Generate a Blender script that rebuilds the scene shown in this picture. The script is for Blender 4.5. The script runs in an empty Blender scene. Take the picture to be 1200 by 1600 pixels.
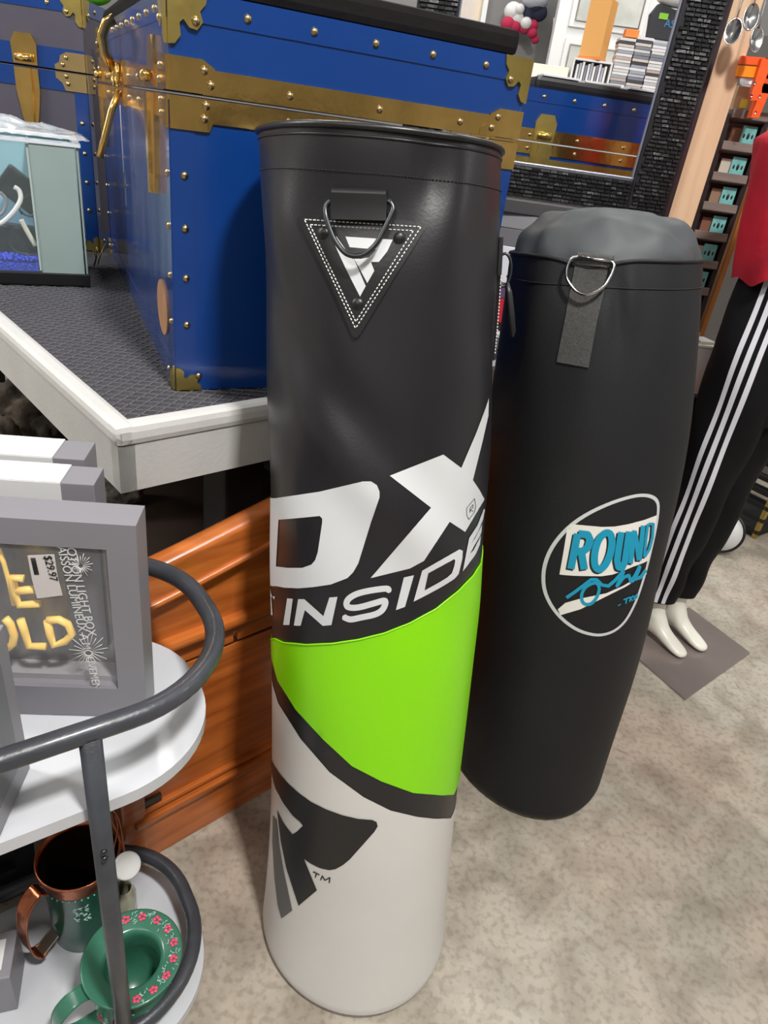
import bpy, bmesh, math, random
import numpy as np
from math import radians as R, sin, cos, pi
from mathutils import Vector, Matrix, noise
from mathutils.geometry import delaunay_2d_cdt
random.seed(4)
SC = bpy.context.scene
COL = SC.collection
# ------------------------------------------------------------------ camera
FPX = 1080.; PITCH = R(29.1); ROLL = R(8.1); CH = 1.4
FV = np.array([0, cos(PITCH), -sin(PITCH)]); U0 = np.array([0, sin(PITCH), cos(PITCH)]); R0 = np.array([1., 0, 0])
RV = R0*cos(ROLL)+U0*sin(ROLL); UV = -R0*sin(ROLL)+U0*cos(ROLL); CP = np.array([0, 0, CH])
cd = bpy.data.cameras.new('camera'); cam = bpy.data.objects.new('camera', cd); COL.objects.link(cam)
cd.sensor_fit = 'VERTICAL'; cd.sensor_height = 36; cd.lens = FPX/1600*36; cd.clip_start = .02
cam.matrix_world = Matrix(((RV[0], UV[0], -FV[0], 0), (RV[1], UV[1], -FV[1], 0), (RV[2], UV[2], -FV[2], CH), (0, 0, 0, 1)))
SC.camera = cam
SC.view_settings.view_transform = 'Standard'; SC.view_settings.look = 'None'
SC.view_settings.exposure = -0.08; SC.view_settings.gamma = 1; SC.view_settings.use_curve_mapping = False
W = bpy.data.worlds.new('world'); SC.world = W; W.use_nodes = True
W.node_tree.nodes['Background'].inputs[0].default_value = (.9, .95, 1, 1)
W.node_tree.nodes['Background'].inputs[1].default_value = .15
def area(name, loc, target, sx, sy, power, col=(1, .98, .95)):
    l = bpy.data.lights.new(name, 'AREA'); l.shape = 'RECTANGLE'; l.size = sx; l.size_y = sy; l.energy = power; l.color = col
    o = bpy.data.objects.new(name, l); COL.objects.link(o); o.location = loc
    o.rotation_euler = (Vector(target)-Vector(loc)).to_track_quat('-Z', 'Y').to_euler(); return o
area('key_ceiling_lamp', (.80, -.35, 3.85), (0, 1.2, .6), .3, .3, 150)
area('front_ceiling_lamp', (-1.3, -2.2, 3.85), (0, 1.4, .6), 2.2, .35, 50)
area('left_ceiling_lamp', (-3.3, 1.0, 3.2), (-.4, 1.2, .9), .5, 2.2, 95)
area('right_ceiling_lamp', (3.6, 1.4, 3.85), (.6, 1.6, .4), .4, 2.2, 40)
area('back_ceiling_lamp', (1.2, 3.5, 3.9), (1.0, 3.4, 0), 2.4, .35, 80)
area('far_ceiling_lamp', (-1.2, 4.2, 3.9), (-.6, 4.2, 0), 2.0, .3, 45)

# ------------------------------------------------------------------ projection helpers (measure positions)
def ray(x, y): return (x-600)*RV+(800-y)*UV+FPX*FV
def atz(x, y, z): w = ray(x, y); return Vector(CP+w*((z-CH)/w[2]))
def aty(x, y, Y): w = ray(x, y); return Vector(CP+w*(Y/w[1]))
def onp(x, y, p, ang):
    n = np.array([-sin(ang), cos(ang), 0]); w = ray(x, y); return Vector(CP+w*(((np.array(p)-CP)@n)/(w@n)))
def atd(x, y, d): return Vector(CP+ray(x, y)*(d/FPX))
def depth(p): return float((np.array(p)-CP)@FV)
def proj(P):
    d = np.asarray(P)-CP; k = d@FV; return 600+FPX*(d@RV)/k, 800-FPX*(d@UV)/k

# ------------------------------------------------------------------ materials
def s2l(c):
    r = []
    for v in c:
        v = v/255.; r.append(v/12.92 if v <= .04045 else ((v+.055)/1.055)**2.4)
    return (*r, 1)
MATS = {}
def mat(name, col, rough=.5, metal=0., bump=0., bscale=40., var=0., vscale=3., col2=None, coat=0., spec=.5, stretch=None, trans=0., wave=None, alpha=1., emit=0., bdist=.002):
    if name in MATS: return MATS[name]
    m = bpy.data.materials.new(name); m.use_nodes = True; nt = m.node_tree; b = nt.nodes['Principled BSDF']
    b.inputs['Base Color'].default_value = s2l(col); b.inputs['Roughness'].default_value = rough
    b.inputs['Metallic'].default_value = metal; b.inputs['Specular IOR Level'].default_value = spec
    if coat: b.inputs['Coat Weight'].default_value = coat; b.inputs['Coat Roughness'].default_value = .08
    if trans: b.inputs['Transmission Weight'].default_value = trans
    if alpha < 1: b.inputs['Alpha'].default_value = alpha
    if emit: b.inputs['Emission Color'].default_value = s2l(col); b.inputs['Emission Strength'].default_value = emit
    tc = nt.nodes.new('ShaderNodeTexCoord'); mp = nt.nodes.new('ShaderNodeMapping'); nt.links.new(tc.outputs['Object'], mp.inputs[0])
    if stretch: mp.inputs['Scale'].default_value = stretch
    if var or col2:
        n = nt.nodes.new('ShaderNodeTexNoise'); n.inputs['Scale'].default_value = vscale; n.inputs['Detail'].default_value = 6
        nt.links.new(mp.outputs[0], n.inputs[0])
        r = nt.nodes.new('ShaderNodeValToRGB'); c1 = s2l(col); c2 = s2l(col2) if col2 else tuple(max(0, v*(1-var)) for v in c1[:3])+(1,)
        r.color_ramp.elements[0].position = .35; r.color_ramp.elements[1].position = .65
        r.color_ramp.elements[0].color = c2; r.color_ramp.elements[1].color = c1
        src = n.outputs[0]
        if wave:
            w = nt.nodes.new('ShaderNodeTexWave'); w.inputs['Scale'].default_value = wave; w.inputs['Distortion'].default_value = 6; w.inputs['Detail'].default_value = 3
            nt.links.new(mp.outputs[0], w.inputs[0]); src = w.outputs[1]
        nt.links.new(src, r.inputs[0]); nt.links.new(r.outputs[0], b.inputs['Base Color'])
    if bump:
        n = nt.nodes.new('ShaderNodeTexNoise'); n.inputs['Scale'].default_value = bscale; n.inputs['Detail'].default_value = 4
        nt.links.new(mp.outputs[0], n.inputs[0])
        bp = nt.nodes.new('ShaderNodeBump'); bp.inputs['Strength'].default_value = bump; bp.inputs['Distance'].default_value = bdist
        nt.links.new(n.outputs[0], bp.inputs['Height']); nt.links.new(bp.outputs[0], b.inputs['Normal'])
    MATS[name] = m; return m

# ------------------------------------------------------------------ object helpers
def meta(o, label=None, cat=None, group=None, kind=None):
    if label: o['label'] = label
    if cat: o['category'] = cat
    if group: o['group'] = group
    if kind: o['kind'] = kind
    return o
ROOT = {}
def thing(name, label, cat, loc=(0, 0, 0), rz=0., group=None, mtx=None):
    o = bpy.data.objects.new(name, None); COL.objects.link(o); o.empty_display_size = .05
    M = mtx if mtx is not None else Matrix.Translation(Vector(loc)) @ Matrix.Rotation(rz, 4, 'Z')
    o.matrix_world = M; ROOT[o.name] = M
    return meta(o, label, cat, group)
class MB:
    """collects geometry; build() links it as one mesh object"""
    def __init__(s): s.v = []; s.f = []; s.sm = []; s.mi = []
    def add(s, vs, fs, smooth=False, mi=0):
        b = len(s.v); s.v += [tuple(map(float, v)) for v in vs]; s.f += [tuple(i+b for i in f) for f in fs]
        s.sm += [smooth]*len(fs); s.mi += [mi]*len(fs); return s
    def box(s, c, d, rot=None, mi=0, bev=0.):
        """c centre, d full sizes, rot Matrix 3x3 or z angle"""
        if rot is None: M = Matrix.Identity(3)
        elif isinstance(rot, (int, float)): M = Matrix.Rotation(rot, 3, 'Z')
        else: M = rot
        c = Vector(c)
        if bev <= 0:
            vs = [c+M @ Vector((x*d[0]/2, y*d[1]/2, z*d[2]/2)) for x in (-1, 1) for y in (-1, 1) for z in (-1, 1)]
            return s.add(vs, [(0, 1, 3, 2), (4, 6, 7, 5), (0, 4, 5, 1), (2, 3, 7, 6), (0, 2, 6, 4), (1, 5, 7, 3)], False, mi)
        bm = bmesh.new(); bmesh.ops.create_cube(bm, size=1)
        for v in bm.verts: v.co = Vector((v.co.x*d[0], v.co.y*d[1], v.co.z*d[2]))
        bmesh.ops.bevel(bm, geom=bm.edges[:], offset=min(bev, min(d)*.45), segments=2, affect='EDGES', profile=.6)
        s.bm(bm, Matrix.Translation(c) @ M.to_4x4(), False, mi); bm.free(); return s
    def bm(s, bm, M=Matrix.Identity(4), smooth=False, mi=0):
        bm.verts.index_update(); s.add([M @ v.co for v in bm.verts], [tuple(v.index for v in f.verts) for f in bm.faces], smooth, mi); return s
    def tube(s, pts, r, n=12, closed=False, smooth=True, mi=0, flat=1., up=None, cap=True):
        pts = [Vector(p) for p in pts]; N = len(pts); rr = r if isinstance(r, (list, tuple)) else [r]*N
        vs = []; fs = []; prev = None
        for i, p in enumerate(pts):
            if closed: t = pts[(i+1) % N]-pts[i-1]
            else: t = pts[min(i+1, N-1)]-pts[max(i-1, 0)]
            t.normalize()
            if up is not None: a = t.cross(Vector(up)).normalized()
            elif prev is None: a = t.orthogonal().normalized()
            else: a = (prev-t*prev.dot(t)).normalized()
            prev = a; b = t.cross(a)
            for k in range(n): an = 2*pi*k/n; vs.append(p+a*rr[i]*cos(an)+b*rr[i]*flat*sin(an))
        for i in range(N if closed else N-1):
            for k in range(n):
                j = (i+1) % N; fs.append((i*n+k, i*n+(k+1) % n, j*n+(k+1) % n, j*n+k))
        if not closed and cap: fs.append(tuple(range(n-1, -1, -1))); fs.append(tuple((N-1)*n+k for k in range(n)))
        return s.add(vs, fs, smooth, mi)
    def lathe(s, prof, c=(0, 0, 0), n=40, smooth=True, mi=0, M=None):
        vs = []; fs = []; c = Vector(c)
        for (r, z) in prof:
            for k in range(n):
                v = Vector((r*cos(2*pi*k/n), r*sin(2*pi*k/n), z)); vs.append(c+(M @ v if M else v))
        for i in range(len(prof)-1):
            for k in range(n): fs.append((i*n+k, i*n+(k+1) % n, (i+1)*n+(k+1) % n, (i+1)*n+k))
        if prof[0][0] > 1e-4: pass
        return s.add(vs, fs, smooth, mi)
    def prism(s, poly, fn, h0, h1, mi=0, smooth=False):
        """poly 2-D outline (list of (a,b)); fn(a,b,h)->point"""
        n = len(poly); vs = [fn(a, b, h0) for a, b in poly]+[fn(a, b, h1) for a, b in poly]
        fs = [(i, (i+1) % n, n+(i+1) % n, n+i) for i in range(n)]
        tris = cdt([poly])
        base = len(vs); 
        if tris:
            tv, tf = tris; vs += [fn(a, b, h1) for a, b in tv]; fs += [tuple(base+i for i in f) for f in tf]
            base = len(vs); vs += [fn(a, b, h0) for a, b in tv]; fs += [tuple(base+i for i in reversed(f)) for f in tf]
        return s.add(vs, fs, smooth, mi)
    def sphere(s, c, r, n=10, m=6, sc=(1, 1, 1), mi=0, M=None):
        c = Vector(c); vs = []; fs = []
        for i in range(m+1):
            for k in range(n):
                p = pi*i/m; v = Vector((r*sc[0]*sin(p)*cos(2*pi*k/n), r*sc[1]*sin(p)*sin(2*pi*k/n), r*sc[2]*cos(p))); vs.append(c+(M @ v if M else v))
        for i in range(m):
            for k in range(n): fs.append((i*n+k, (i+1)*n+k, (i+1)*n+(k+1) % n, i*n+(k+1) % n))
        return s.add(vs, fs, True, mi)
    def build(s, name, m, parent=None, local=True, label=None, cat=None, group=None, kind=None):
        """local=True: vertices are in the root thing's frame; False: world coordinates"""
        me = bpy.data.meshes.new(name); vs = s.v
        if parent is not None:
            rt = parent
            while rt.parent: rt = rt.parent
            if not local:
                Mi = ROOT.get(rt.name, Matrix.Identity(4)).inverted(); vs = [tuple(Mi @ Vector(v)) for v in vs]
        me.from_pydata(vs, [], s.f)
        bm = bmesh.new(); bm.from_mesh(me); bmesh.ops.remove_doubles(bm, verts=bm.verts[:], dist=1e-6)
        if s.mi and max(s.mi) > 0 or True:
            pass
        bmesh.ops.recalc_face_normals(bm, faces=bm.faces[:]) if not getattr(s, 'keepn', False) else None
        bm.to_mesh(me); bm.free()
        anysm = any(s.sm)
        if anysm:
            me.polygons.foreach_set('use_smooth', [True]*len(me.polygons))
            if not all(s.sm) or getattr(s, 'sharp', False):
                try: me.set_sharp_from_angle(angle=R(35))
                except Exception: pass
        for mm in (m if isinstance(m, (list, tuple)) else [m]): me.materials.append(mm)
        o = bpy.data.objects.new(name, me); COL.objects.link(o)
        if parent is not None: o.parent = parent
        return meta(o, label, cat, group, kind)
def cdt(loops, grid=0.):
    """triangulate region bounded by loops (even-odd), with interior grid points"""
    vs = []; ed = []
    for lp in loops:
        b = len(vs); pts = []
        for i in range(len(lp)):
            a = lp[i]; c = lp[(i+1) % len(lp)]; d = math.hypot(c[0]-a[0], c[1]-a[1]); k = max(1, int(math.ceil(d/grid))) if grid else 1
            for j in range(k): pts.append((a[0]+(c[0]-a[0])*j/k, a[1]+(c[1]-a[1])*j/k))
        vs += pts; n = len(pts); ed += [(b+i, b+(i+1) % n) for i in range(n)]
    segs = [(vs[a], vs[b]) for a, b in ed]
    S = np.array([[a[0], a[1], b[0], b[1]] for a, b in segs])
    def inside(x, y):
        y1 = S[:, 1]; y2 = S[:, 3]; m = (y1 > y) != (y2 > y)
        xi = S[:, 0]+(y-y1)*(S[:, 2]-S[:, 0])/np.where(y2 == y1, 1, y2-y1)
        return int((m & (x < xi)).sum()) % 2 == 1
    if grid:
        x0, x1 = min(v[0] for v in vs), max(v[0] for v in vs); y0, y1 = min(v[1] for v in vs), max(v[1] for v in vs)
        A = np.array(vs)
        x = x0+grid/2
        while x < x1:
            y = y0+grid/2
            while y < y1:
                if inside(x, y) and ((A[:, 0]-x)**2+(A[:, 1]-y)**2).min() > (grid*.45)**2: vs.append((x, y))
                y += grid
            x += grid
    try: r = delaunay_2d_cdt([Vector(v) for v in vs], ed, [], 0, 1e-7)
    except Exception: return None
    ov = [(v[0], v[1]) for v in r[0]]
    fs = [f for f in r[2] if inside(sum(ov[i][0] for i in f)/3, sum(ov[i][1] for i in f)/3)]
    def ok(f):
        a, b, c = (ov[i] for i in f); ar = abs((b[0]-a[0])*(c[1]-a[1])-(b[1]-a[1])*(c[0]-a[0])); e = max(math.dist(a, b), math.dist(b, c), math.dist(a, c))
        return ar > 2e-3*e*e
    return ov, [f for f in fs if ok(f)]
def stroke2d(pts, w, closed=False):
    """thick polyline -> list of convex polygons (quads + joint octagons)"""
    out = []; n = len(pts)
    for i in range(n if closed else n-1):
        a = pts[i]; b = pts[(i+1) % n]; dx, dy = b[0]-a[0], b[1]-a[1]; L = math.hypot(dx, dy)
        if L < 1e-9: continue
        ox, oy = -dy/L*w/2, dx/L*w/2
        out.append([(a[0]+ox, a[1]+oy), (b[0]+ox, b[1]+oy), (b[0]-ox, b[1]-oy), (a[0]-ox, a[1]-oy)])
    for i in range(0 if closed else 1, n if closed else n-1):
        out.append([(pts[i][0]+w/2*cos(k*pi/4), pts[i][1]+w/2*sin(k*pi/4)) for k in range(8)])
    return out
def smooth2d(pts, closed=False, k=6):
    out = []; n = len(pts)
    for i in range(n if closed else n-1):
        p0 = pts[(i-1) % n] if closed or i > 0 else pts[0]; p1 = pts[i]; p2 = pts[(i+1) % n]; p3 = pts[(i+2) % n] if closed or i+2 < n else pts[-1]
        for j in range(k):
            t = j/k; out.append(tuple(.5*((2*b)+(-a+c)*t+(2*a-5*b+4*c-d)*t*t+(-a+3*b-3*c+d)*t**3) for a, b, c, d in zip(p0, p1, p2, p3)))
    if not closed: out.append(tuple(pts[-1]))
    return out
def dup(o, parent=None, loc=None, rz=None, label=None):
    c = o.copy(); COL.objects.link(c); c.parent = parent
    for ch in list(o.children): dup(ch, c)
    if loc is not None: c.location = loc
    if rz is not None: c.rotation_euler = (0, 0, rz)
    if label: c['label'] = label
    return c
def lerp(a, b, t): return a+(b-a)*t
def sstep(x): x = np.clip(x, 0, 1); return x*x*(3-2*x)
V = Vector

# ------------------------------------------------------------------ palette
M_conc = None
BLUE = mat('blue_lacquer', (8, 54, 122), .24, 0, .12, 9, .1, 4, coat=.5, bdist=.004)
BLUED = mat('blue_lacquer_dark', (12, 36, 110), .3, 0, .1, 14, .2, 4, coat=.3)
BRASS = mat('polished_brass', (244, 200, 118), .2, 1., .35, 14, .2, 12, bdist=.005)
BRASSD = mat('aged_brass', (214, 190, 110), .34, 1., .3, 35, .3, 10, bdist=.003)
RIVET = mat('brass_rivet', (180, 160, 120), .3, 1.)
GREYP = mat('grey_fibre_panel', (74, 70, 84), .6, 0, .1, 60, .15, 3)
BLK = mat('black_plastic', (18, 18, 20), .4, 0, .05, 80)
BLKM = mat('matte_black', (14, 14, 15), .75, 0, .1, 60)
WHITE = mat('white_plastic', (214, 214, 213), .4)
WPAINT = mat('white_painted_wood', (190, 189, 186), .5, 0, .35, 120, .08, 8, bdist=.002)
VINYL = mat('black_vinyl', (29, 28, 31), .33, 0, .25, 260, .12, 5, bdist=.0006)
VINYLD = mat('black_vinyl_trim', (19, 19, 21), .38, 0, .1, 200)
PRINTW = mat('white_print', (196, 198, 199), .45, 0, .05, 200)
VWHITE = mat('white_vinyl', (202, 199, 195), .35, 0, .2, 180, .05, 5, bdist=.0006)
VGREEN = mat('lime_green_vinyl', (128, 208, 2), .36, 0, .2, 180, .03, 5, bdist=.0006)
PRINTK = mat('black_print', (28, 27, 28), .4)
PRINTG = mat('grey_print', (88, 88, 88), .42)
CANVAS = mat('black_nylon_canvas', (24, 24, 27), .6, 0, .4, 300, .2, 6, bdist=.0008, spec=.35)
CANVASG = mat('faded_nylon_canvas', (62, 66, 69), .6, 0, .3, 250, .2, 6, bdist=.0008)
WEB = mat('grey_hook_webbing', (74, 74, 72), .85, 0, .9, 400, .3, 200, bdist=.001)
STEEL = mat('chrome_steel', (190, 190, 192), .22, 1.)
GUN = mat('gunmetal_wire', (70, 72, 74), .3, .9)
THREAD = mat('white_thread', (215, 215, 212), .8)
TEAL = mat('teal_print', (10, 142, 176), .5)
GREY = mat('grey_lacquer', (128, 126, 132), .42, 0, .05, 60)
TUBE = mat('dark_grey_foam_tube', (62, 64, 70), .38, 0, .2, 200, .25, 25, coat=.15)
COPPER = mat('copper', (200, 120, 85), .28, 1., .4, 60, .45, 25, bdist=.003)
GENAM = mat('dark_green_enamel', (18, 78, 62), .25, 0, .1, 20, coat=.4)

# ------------------------------------------------------------------ curved skin surfaces
class Surf:
    """tapering round bag: centre line and radius as polynomials of height h along its axis"""
    def __init__(s, B, T, st, disp, tilt=(0, 0), deg=4, rb=.03, ext=0.):
        B = np.array(B, float); T = np.array(T, float); hs = []; cs = []; rs = []
        ax = T-B; L = np.linalg.norm(ax); ax /= L
        for (y, xl, xr) in st:
            lo, hi = -.3, 1.3
            for _ in range(50):
                m = (lo+hi)/2; py = proj(B+ax*L*m)[1]
                if py > y: lo = m
                else: hi = m
            q = B+ax*L*lo; d = depth(q); c = CP+ray((xl+xr)/2, y)*(d/FPX); w = (xr-xl)/2
            hs.append(lo*L); cs.append(c); rs.append(w*d/FPX/math.sqrt(1+(w/FPX)**2))
        hs = np.array(hs); cs = np.array(cs)
        s.pc = [np.polyfit(hs, cs[:, i], 2) for i in range(3)]; s.pr = np.polyfit(hs, rs, deg); s.L = L+ext; s.h0 = 0
        s.ax = ax; e1 = CP-(B+T)/2; e1 -= ax*(e1@ax); s.e1 = e1/np.linalg.norm(e1); s.e2 = np.cross(ax, s.e1)
        s.disp = disp; s.tilt = tilt; s.rb = rb
        s.hlo = 0.; s.grid()
    def rad(s, h): return np.polyval(s.pr, h)
    def ev(s, th, h, off=0.):
        th = np.asarray(th, float); h = np.asarray(h, float)
        hh = np.maximum(h, 0)
        c = np.stack([np.polyval(p, hh) for p in s.pc], -1)
        r = s.rad(hh); k = np.clip(hh/s.rb, 0, 1); edge = r-s.rb*.8*(1-np.sqrt(np.clip(1-(1-k)**2, 0, 1)))
        dd = s.disp(th, h)+off
        rr = edge+dd
        rad = (np.cos(th)[..., None]*s.e1+np.sin(th)[..., None]*s.e2)
        wb = 1-sstep(hh/.45); wt = sstep((hh-s.L+.5)/.5)
        axo = -rr*(s.e1[2]*np.cos(th)+s.e2[2]*np.sin(th))/s.ax[2]*wb + rr*(s.tilt[0]*np.sin(th)+s.tilt[1]*np.cos(th))*wt
        return c+rad*rr[..., None]+s.ax*axo[..., None]
    def grid(s):
        s.gt = np.linspace(-1.5, 1.5, 181); s.gh = np.linspace(0, s.L, 361)
        T, Hh = np.meshgrid(s.gt, s.gh); X, Y = proj(s.ev(T, Hh)); s.G = (T, Hh, X, Y)
    def inv(s, x, y):
        T, Hh, X, Y = s.G; i = np.argmin((X-x)**2+(Y-y)**2); t, h = T.flat[i], Hh.flat[i]
        for _ in range(6):
            f0 = np.array(proj(s.ev(t, h))); a = np.array(proj(s.ev(t+1e-3, h))); b = np.array(proj(s.ev(t, h+1e-3)))
            J = np.array([(a-f0)/1e-3, (b-f0)/1e-3]).T; d = np.array([x, y])-f0
            st = np.linalg.solve(J.T@J+np.diag([60., 1.]), J.T@d); t = float(np.clip(t+np.clip(st[0], -.1, .1), -1.56, 1.56)); h = float(h+np.clip(st[1], -.05, .05))
        return t*s.r0, h
    r0 = .18
    def px(s, pts, closed=False):
        o = []; n = len(pts)
        for i in range(n):
            a = pts[i]; o.append(s.inv(*a))
            if i == n-1 and not closed: break
            b = pts[(i+1) % n]; k = int(math.dist(a, b)/16)+1
            for j in range(1, k): o.append(s.inv(lerp(a[0], b[0], j/k), lerp(a[1], b[1], j/k)))
        return o
    def patch(s, mb, loops, off=.0006, grid=.013, thick=0., mi=0):
        res = cdt(loops, grid)
        if not res: return
        ov, fs = res
        if not fs: return
        A = np.array(ov); P = s.ev(A[:, 0]/s.r0, A[:, 1], off); mb.add(P, fs, True, mi)
        if thick > 0:
            for lp0 in loops:
                lp = []
                for i in range(len(lp0)):
                    a_ = lp0[i]; c_ = lp0[(i+1) % len(lp0)]; k_ = max(1, int(math.ceil(math.hypot(c_[0]-a_[0], c_[1]-a_[1])/grid))) if grid else 1
                    lp += [(a_[0]+(c_[0]-a_[0])*j/k_, a_[1]+(c_[1]-a_[1])*j/k_) for j in range(k_)]
                n = len(lp); A = np.array(lp); a = s.ev(A[:, 0]/s.r0, A[:, 1], off); b = s.ev(A[:, 0]/s.r0, A[:, 1], off-thick)
                mb.add(list(a)+list(b), [(i, (i+1) % n, n+(i+1) % n, n+i) for i in range(n)], False, mi)
    def strokes(s, mb, pxpts, w, off=.0008, closed=False, thick=0., mi=0, grid=.02):
        for q in stroke2d(pxpts, w, closed): s.patch(mb, [s.px(q)], off, grid, thick, mi)
    def P(s, u, h, off=0.): return V(s.ev(np.array([u/s.r0]), np.array([h]), off)[0])
    def body(s, mb, nt=200, nh=170, hmax=None, smooth=True):
        hmax = hmax or s.L; th = np.linspace(0, 2*pi, nt, endpoint=False)
        kk = np.linspace(0, 1, nh); hs = np.concatenate([s.rb*(1-np.cos(np.linspace(0, pi/2, 9))), np.linspace(s.rb, hmax, nh)[1:]])
        T, Hh = np.meshgrid(th, hs); P = s.ev(T, Hh).reshape(-1, 3); n = nt; m = len(hs)
        fs = [(i*n+k, i*n+(k+1) % n, (i+1)*n+(k+1) % n, (i+1)*n+k) for i in range(m-1) for k in range(n)]
        fs.append(tuple(range(n-1, -1, -1)))
        mb.add(P, fs, smooth)

# ================================================================== SETTING
def conc():
    m = bpy.data.materials.new('polished_concrete'); m.use_nodes = True; nt = m.node_tree; b = nt.nodes['Principled BSDF']
    tc = nt.nodes.new('ShaderNodeTexCoord')
    def nz(sc, det, dist=0.):
        n = nt.nodes.new('ShaderNodeTexNoise'); n.inputs['Scale'].default_value = sc; n.inputs['Detail'].default_value = det; n.inputs['Distortion'].default_value = dist
        nt.links.new(tc.outputs['Object'], n.inputs[0]); return n
    def ramp(src, els):
        r = nt.nodes.new('ShaderNodeValToRGB'); e = r.color_ramp.elements
        while len(e) < len(els): e.new(.5)
        for i, (p, c) in enumerate(els): e[i].position = p; e[i].color = s2l(c)
        nt.links.new(src.outputs[0], r.inputs[0]); return r
    def mix(a, c, f, mode='MIX', fac=None):
        x = nt.nodes.new('ShaderNodeMix'); x.data_type = 'RGBA'; x.blend_type = mode
        x.inputs[0].default_value = f
        nt.links.new(a, x.inputs[6]); nt.links.new(c, x.inputs[7])
        if fac: nt.links.new(fac, x.inputs[0])
        return x.outputs[2]
    big = ramp(nz(1.3, 5, .6), [(.32, (150, 143, 131)), (.5, (172, 164, 150)), (.68, (190, 184, 172))])
    pink = ramp(nz(2.1, 4, 1.0), [(.45, (0, 0, 0)), (.66, (150, 150, 150))])
    pc = nt.nodes.new('ShaderNodeRGB'); pc.outputs[0].default_value = s2l((186, 152, 134))
    c = mix(big.outputs[0], pc.outputs[0], .3, fac=pink.outputs[0])
    mid = ramp(nz(9, 8, .5), [(.35, (200, 196, 190)), (.6, (255, 255, 255))])
    c = mix(c, mid.outputs[0], .75, 'MULTIPLY')
    fine = ramp(nz(70, 6), [(.36, (176, 170, 162)), (.52, (255, 255, 255))])
    c = mix(c, fine.outputs[0], .4, 'MULTIPLY')
    spots = ramp(nz(6.5, 3, 1.5), [(.24, (90, 84, 80)), (.31, (255, 255, 255))])
    c = mix(c, spots.outputs[0], .6, 'MULTIPLY')
    nt.links.new(c, b.inputs['Base Color']); b.inputs['Roughness'].default_value = .48
    bp = nt.nodes.new('ShaderNodeBump'); bp.inputs['Strength'].default_value = .3; bp.inputs['Distance'].default_value = .002
    nt.links.new(nz(60, 6).outputs[0], bp.inputs['Height']); nt.links.new(bp.outputs[0], b.inputs['Normal'])
    return m
M_conc = conc()
WALLG = mat('grey_wall_paint', (122, 121, 120), .7, 0, .1, 30, .06, 2)
WALLW = mat('white_wall_paint', (190, 191, 190), .7, 0, .1, 30, .04, 2)
X0, X1, Y0, Y1, ZC = -4., 5., -3.5, 5.2, 4.0
MB().box(((X0+X1)/2, (Y0+Y1)/2, -.05), (X1-X0, Y1-Y0, .1)).build('floor', M_conc, kind='structure')
MB().box(((X0+X1)/2, (Y0+Y1)/2, ZC+.05), (X1-X0, Y1-Y0, .1)).build('ceiling', WALLW, kind='structure')
MB().box(((X0+X1)/2, Y1+.05, ZC/2), (X1-X0+.2, .1, ZC)).build('wall_back', WALLG, kind='structure')
MB().box(((X0+X1)/2, Y0-.05, ZC/2), (X1-X0+.2, .1, ZC)).build('wall_front', WALLW, kind='structure')
MB().box((X0-.05, (Y0+Y1)/2, ZC/2), (.1, Y1-Y0, ZC)).build('wall_left', WALLW, kind='structure')
MB().box((X1+.05, (Y0+Y1)/2, ZC/2), (.1, Y1-Y0, ZC)).build('wall_right', WALLW, kind='structure')

# ================================================================== PUNCHING BAG (white / green / black)
def disp1(th, h):
    th = (np.asarray(th)+pi) % (2*pi)-pi
    g = lambda a, b, sa, sb: np.exp(-((th-a)/sa)**2-((h-b)/sb)**2)
    top = sstep((h-.55)/.3)
    d = .003*top*np.sin(5*th+9*h+.6)*np.sin(11*h+1.1)
    d = d-.010*g(.38, L1-.05, .15, .05)-.012*g(-.12, L1-.10, .48, .055)+.006*g(-.85, L1-.12, .26, .06)+.007*g(.52, L1-.10, .22, .07)-.005*g(-.9, L1-.27, .35, .08)
    d = d-.008*np.exp(-((h-(L1-.36)+.17*(th+.3))/.045)**2)*np.exp(-((th+.1)/.8)**2)
    d = d+.008*np.exp(-((h-(L1-.45)+.17*(th+.3))/.05)**2)*np.exp(-((th)/.8)**2)
    d = d-.004*g(-1.05, .95, .30, .45)
    return d+.0012*np.sin(3*th+5*h)
L1 = 1.38
B1 = atz(558, 1432, 0.0); T1 = atd(597, 213, 1.022); L1 = (T1-B1).length
st1 = [(215, 405, 790), (300, 408, 787), (400, 411, 781), (500, 414, 775), (600, 417, 769), (700, 420, 764), (800, 421, 758), (900, 422, 750), (1000, 423, 742),
       (1100, 425, 730), (1200, 426, 716), (1300, 421, 705), (1400, 416, 699)]
S1 = Surf(B1, T1, st1, disp1, tilt=(-.045, -.13), rb=.02, ext=-.006)
L1 = S1.L
bag = thing('punching_bag', 'tall white, lime green and black punching bag with triangular leather badge, standing in front', 'punching bag', (B1.x, B1.y, 0))
mb = MB(); S1.body(mb, 220, 190); body1 = mb.build('body', VINYL, bag, False)
r0 = S1.r0
def dec(S, name, m, parent, loops, off, grid=.013, thick=0., label=None):
    mb = MB(); mb.keepn = False
    for lp in loops: S.patch(mb, lp, off, grid, thick)
    return mb.build(name, m, parent, False, label=label)
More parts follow.
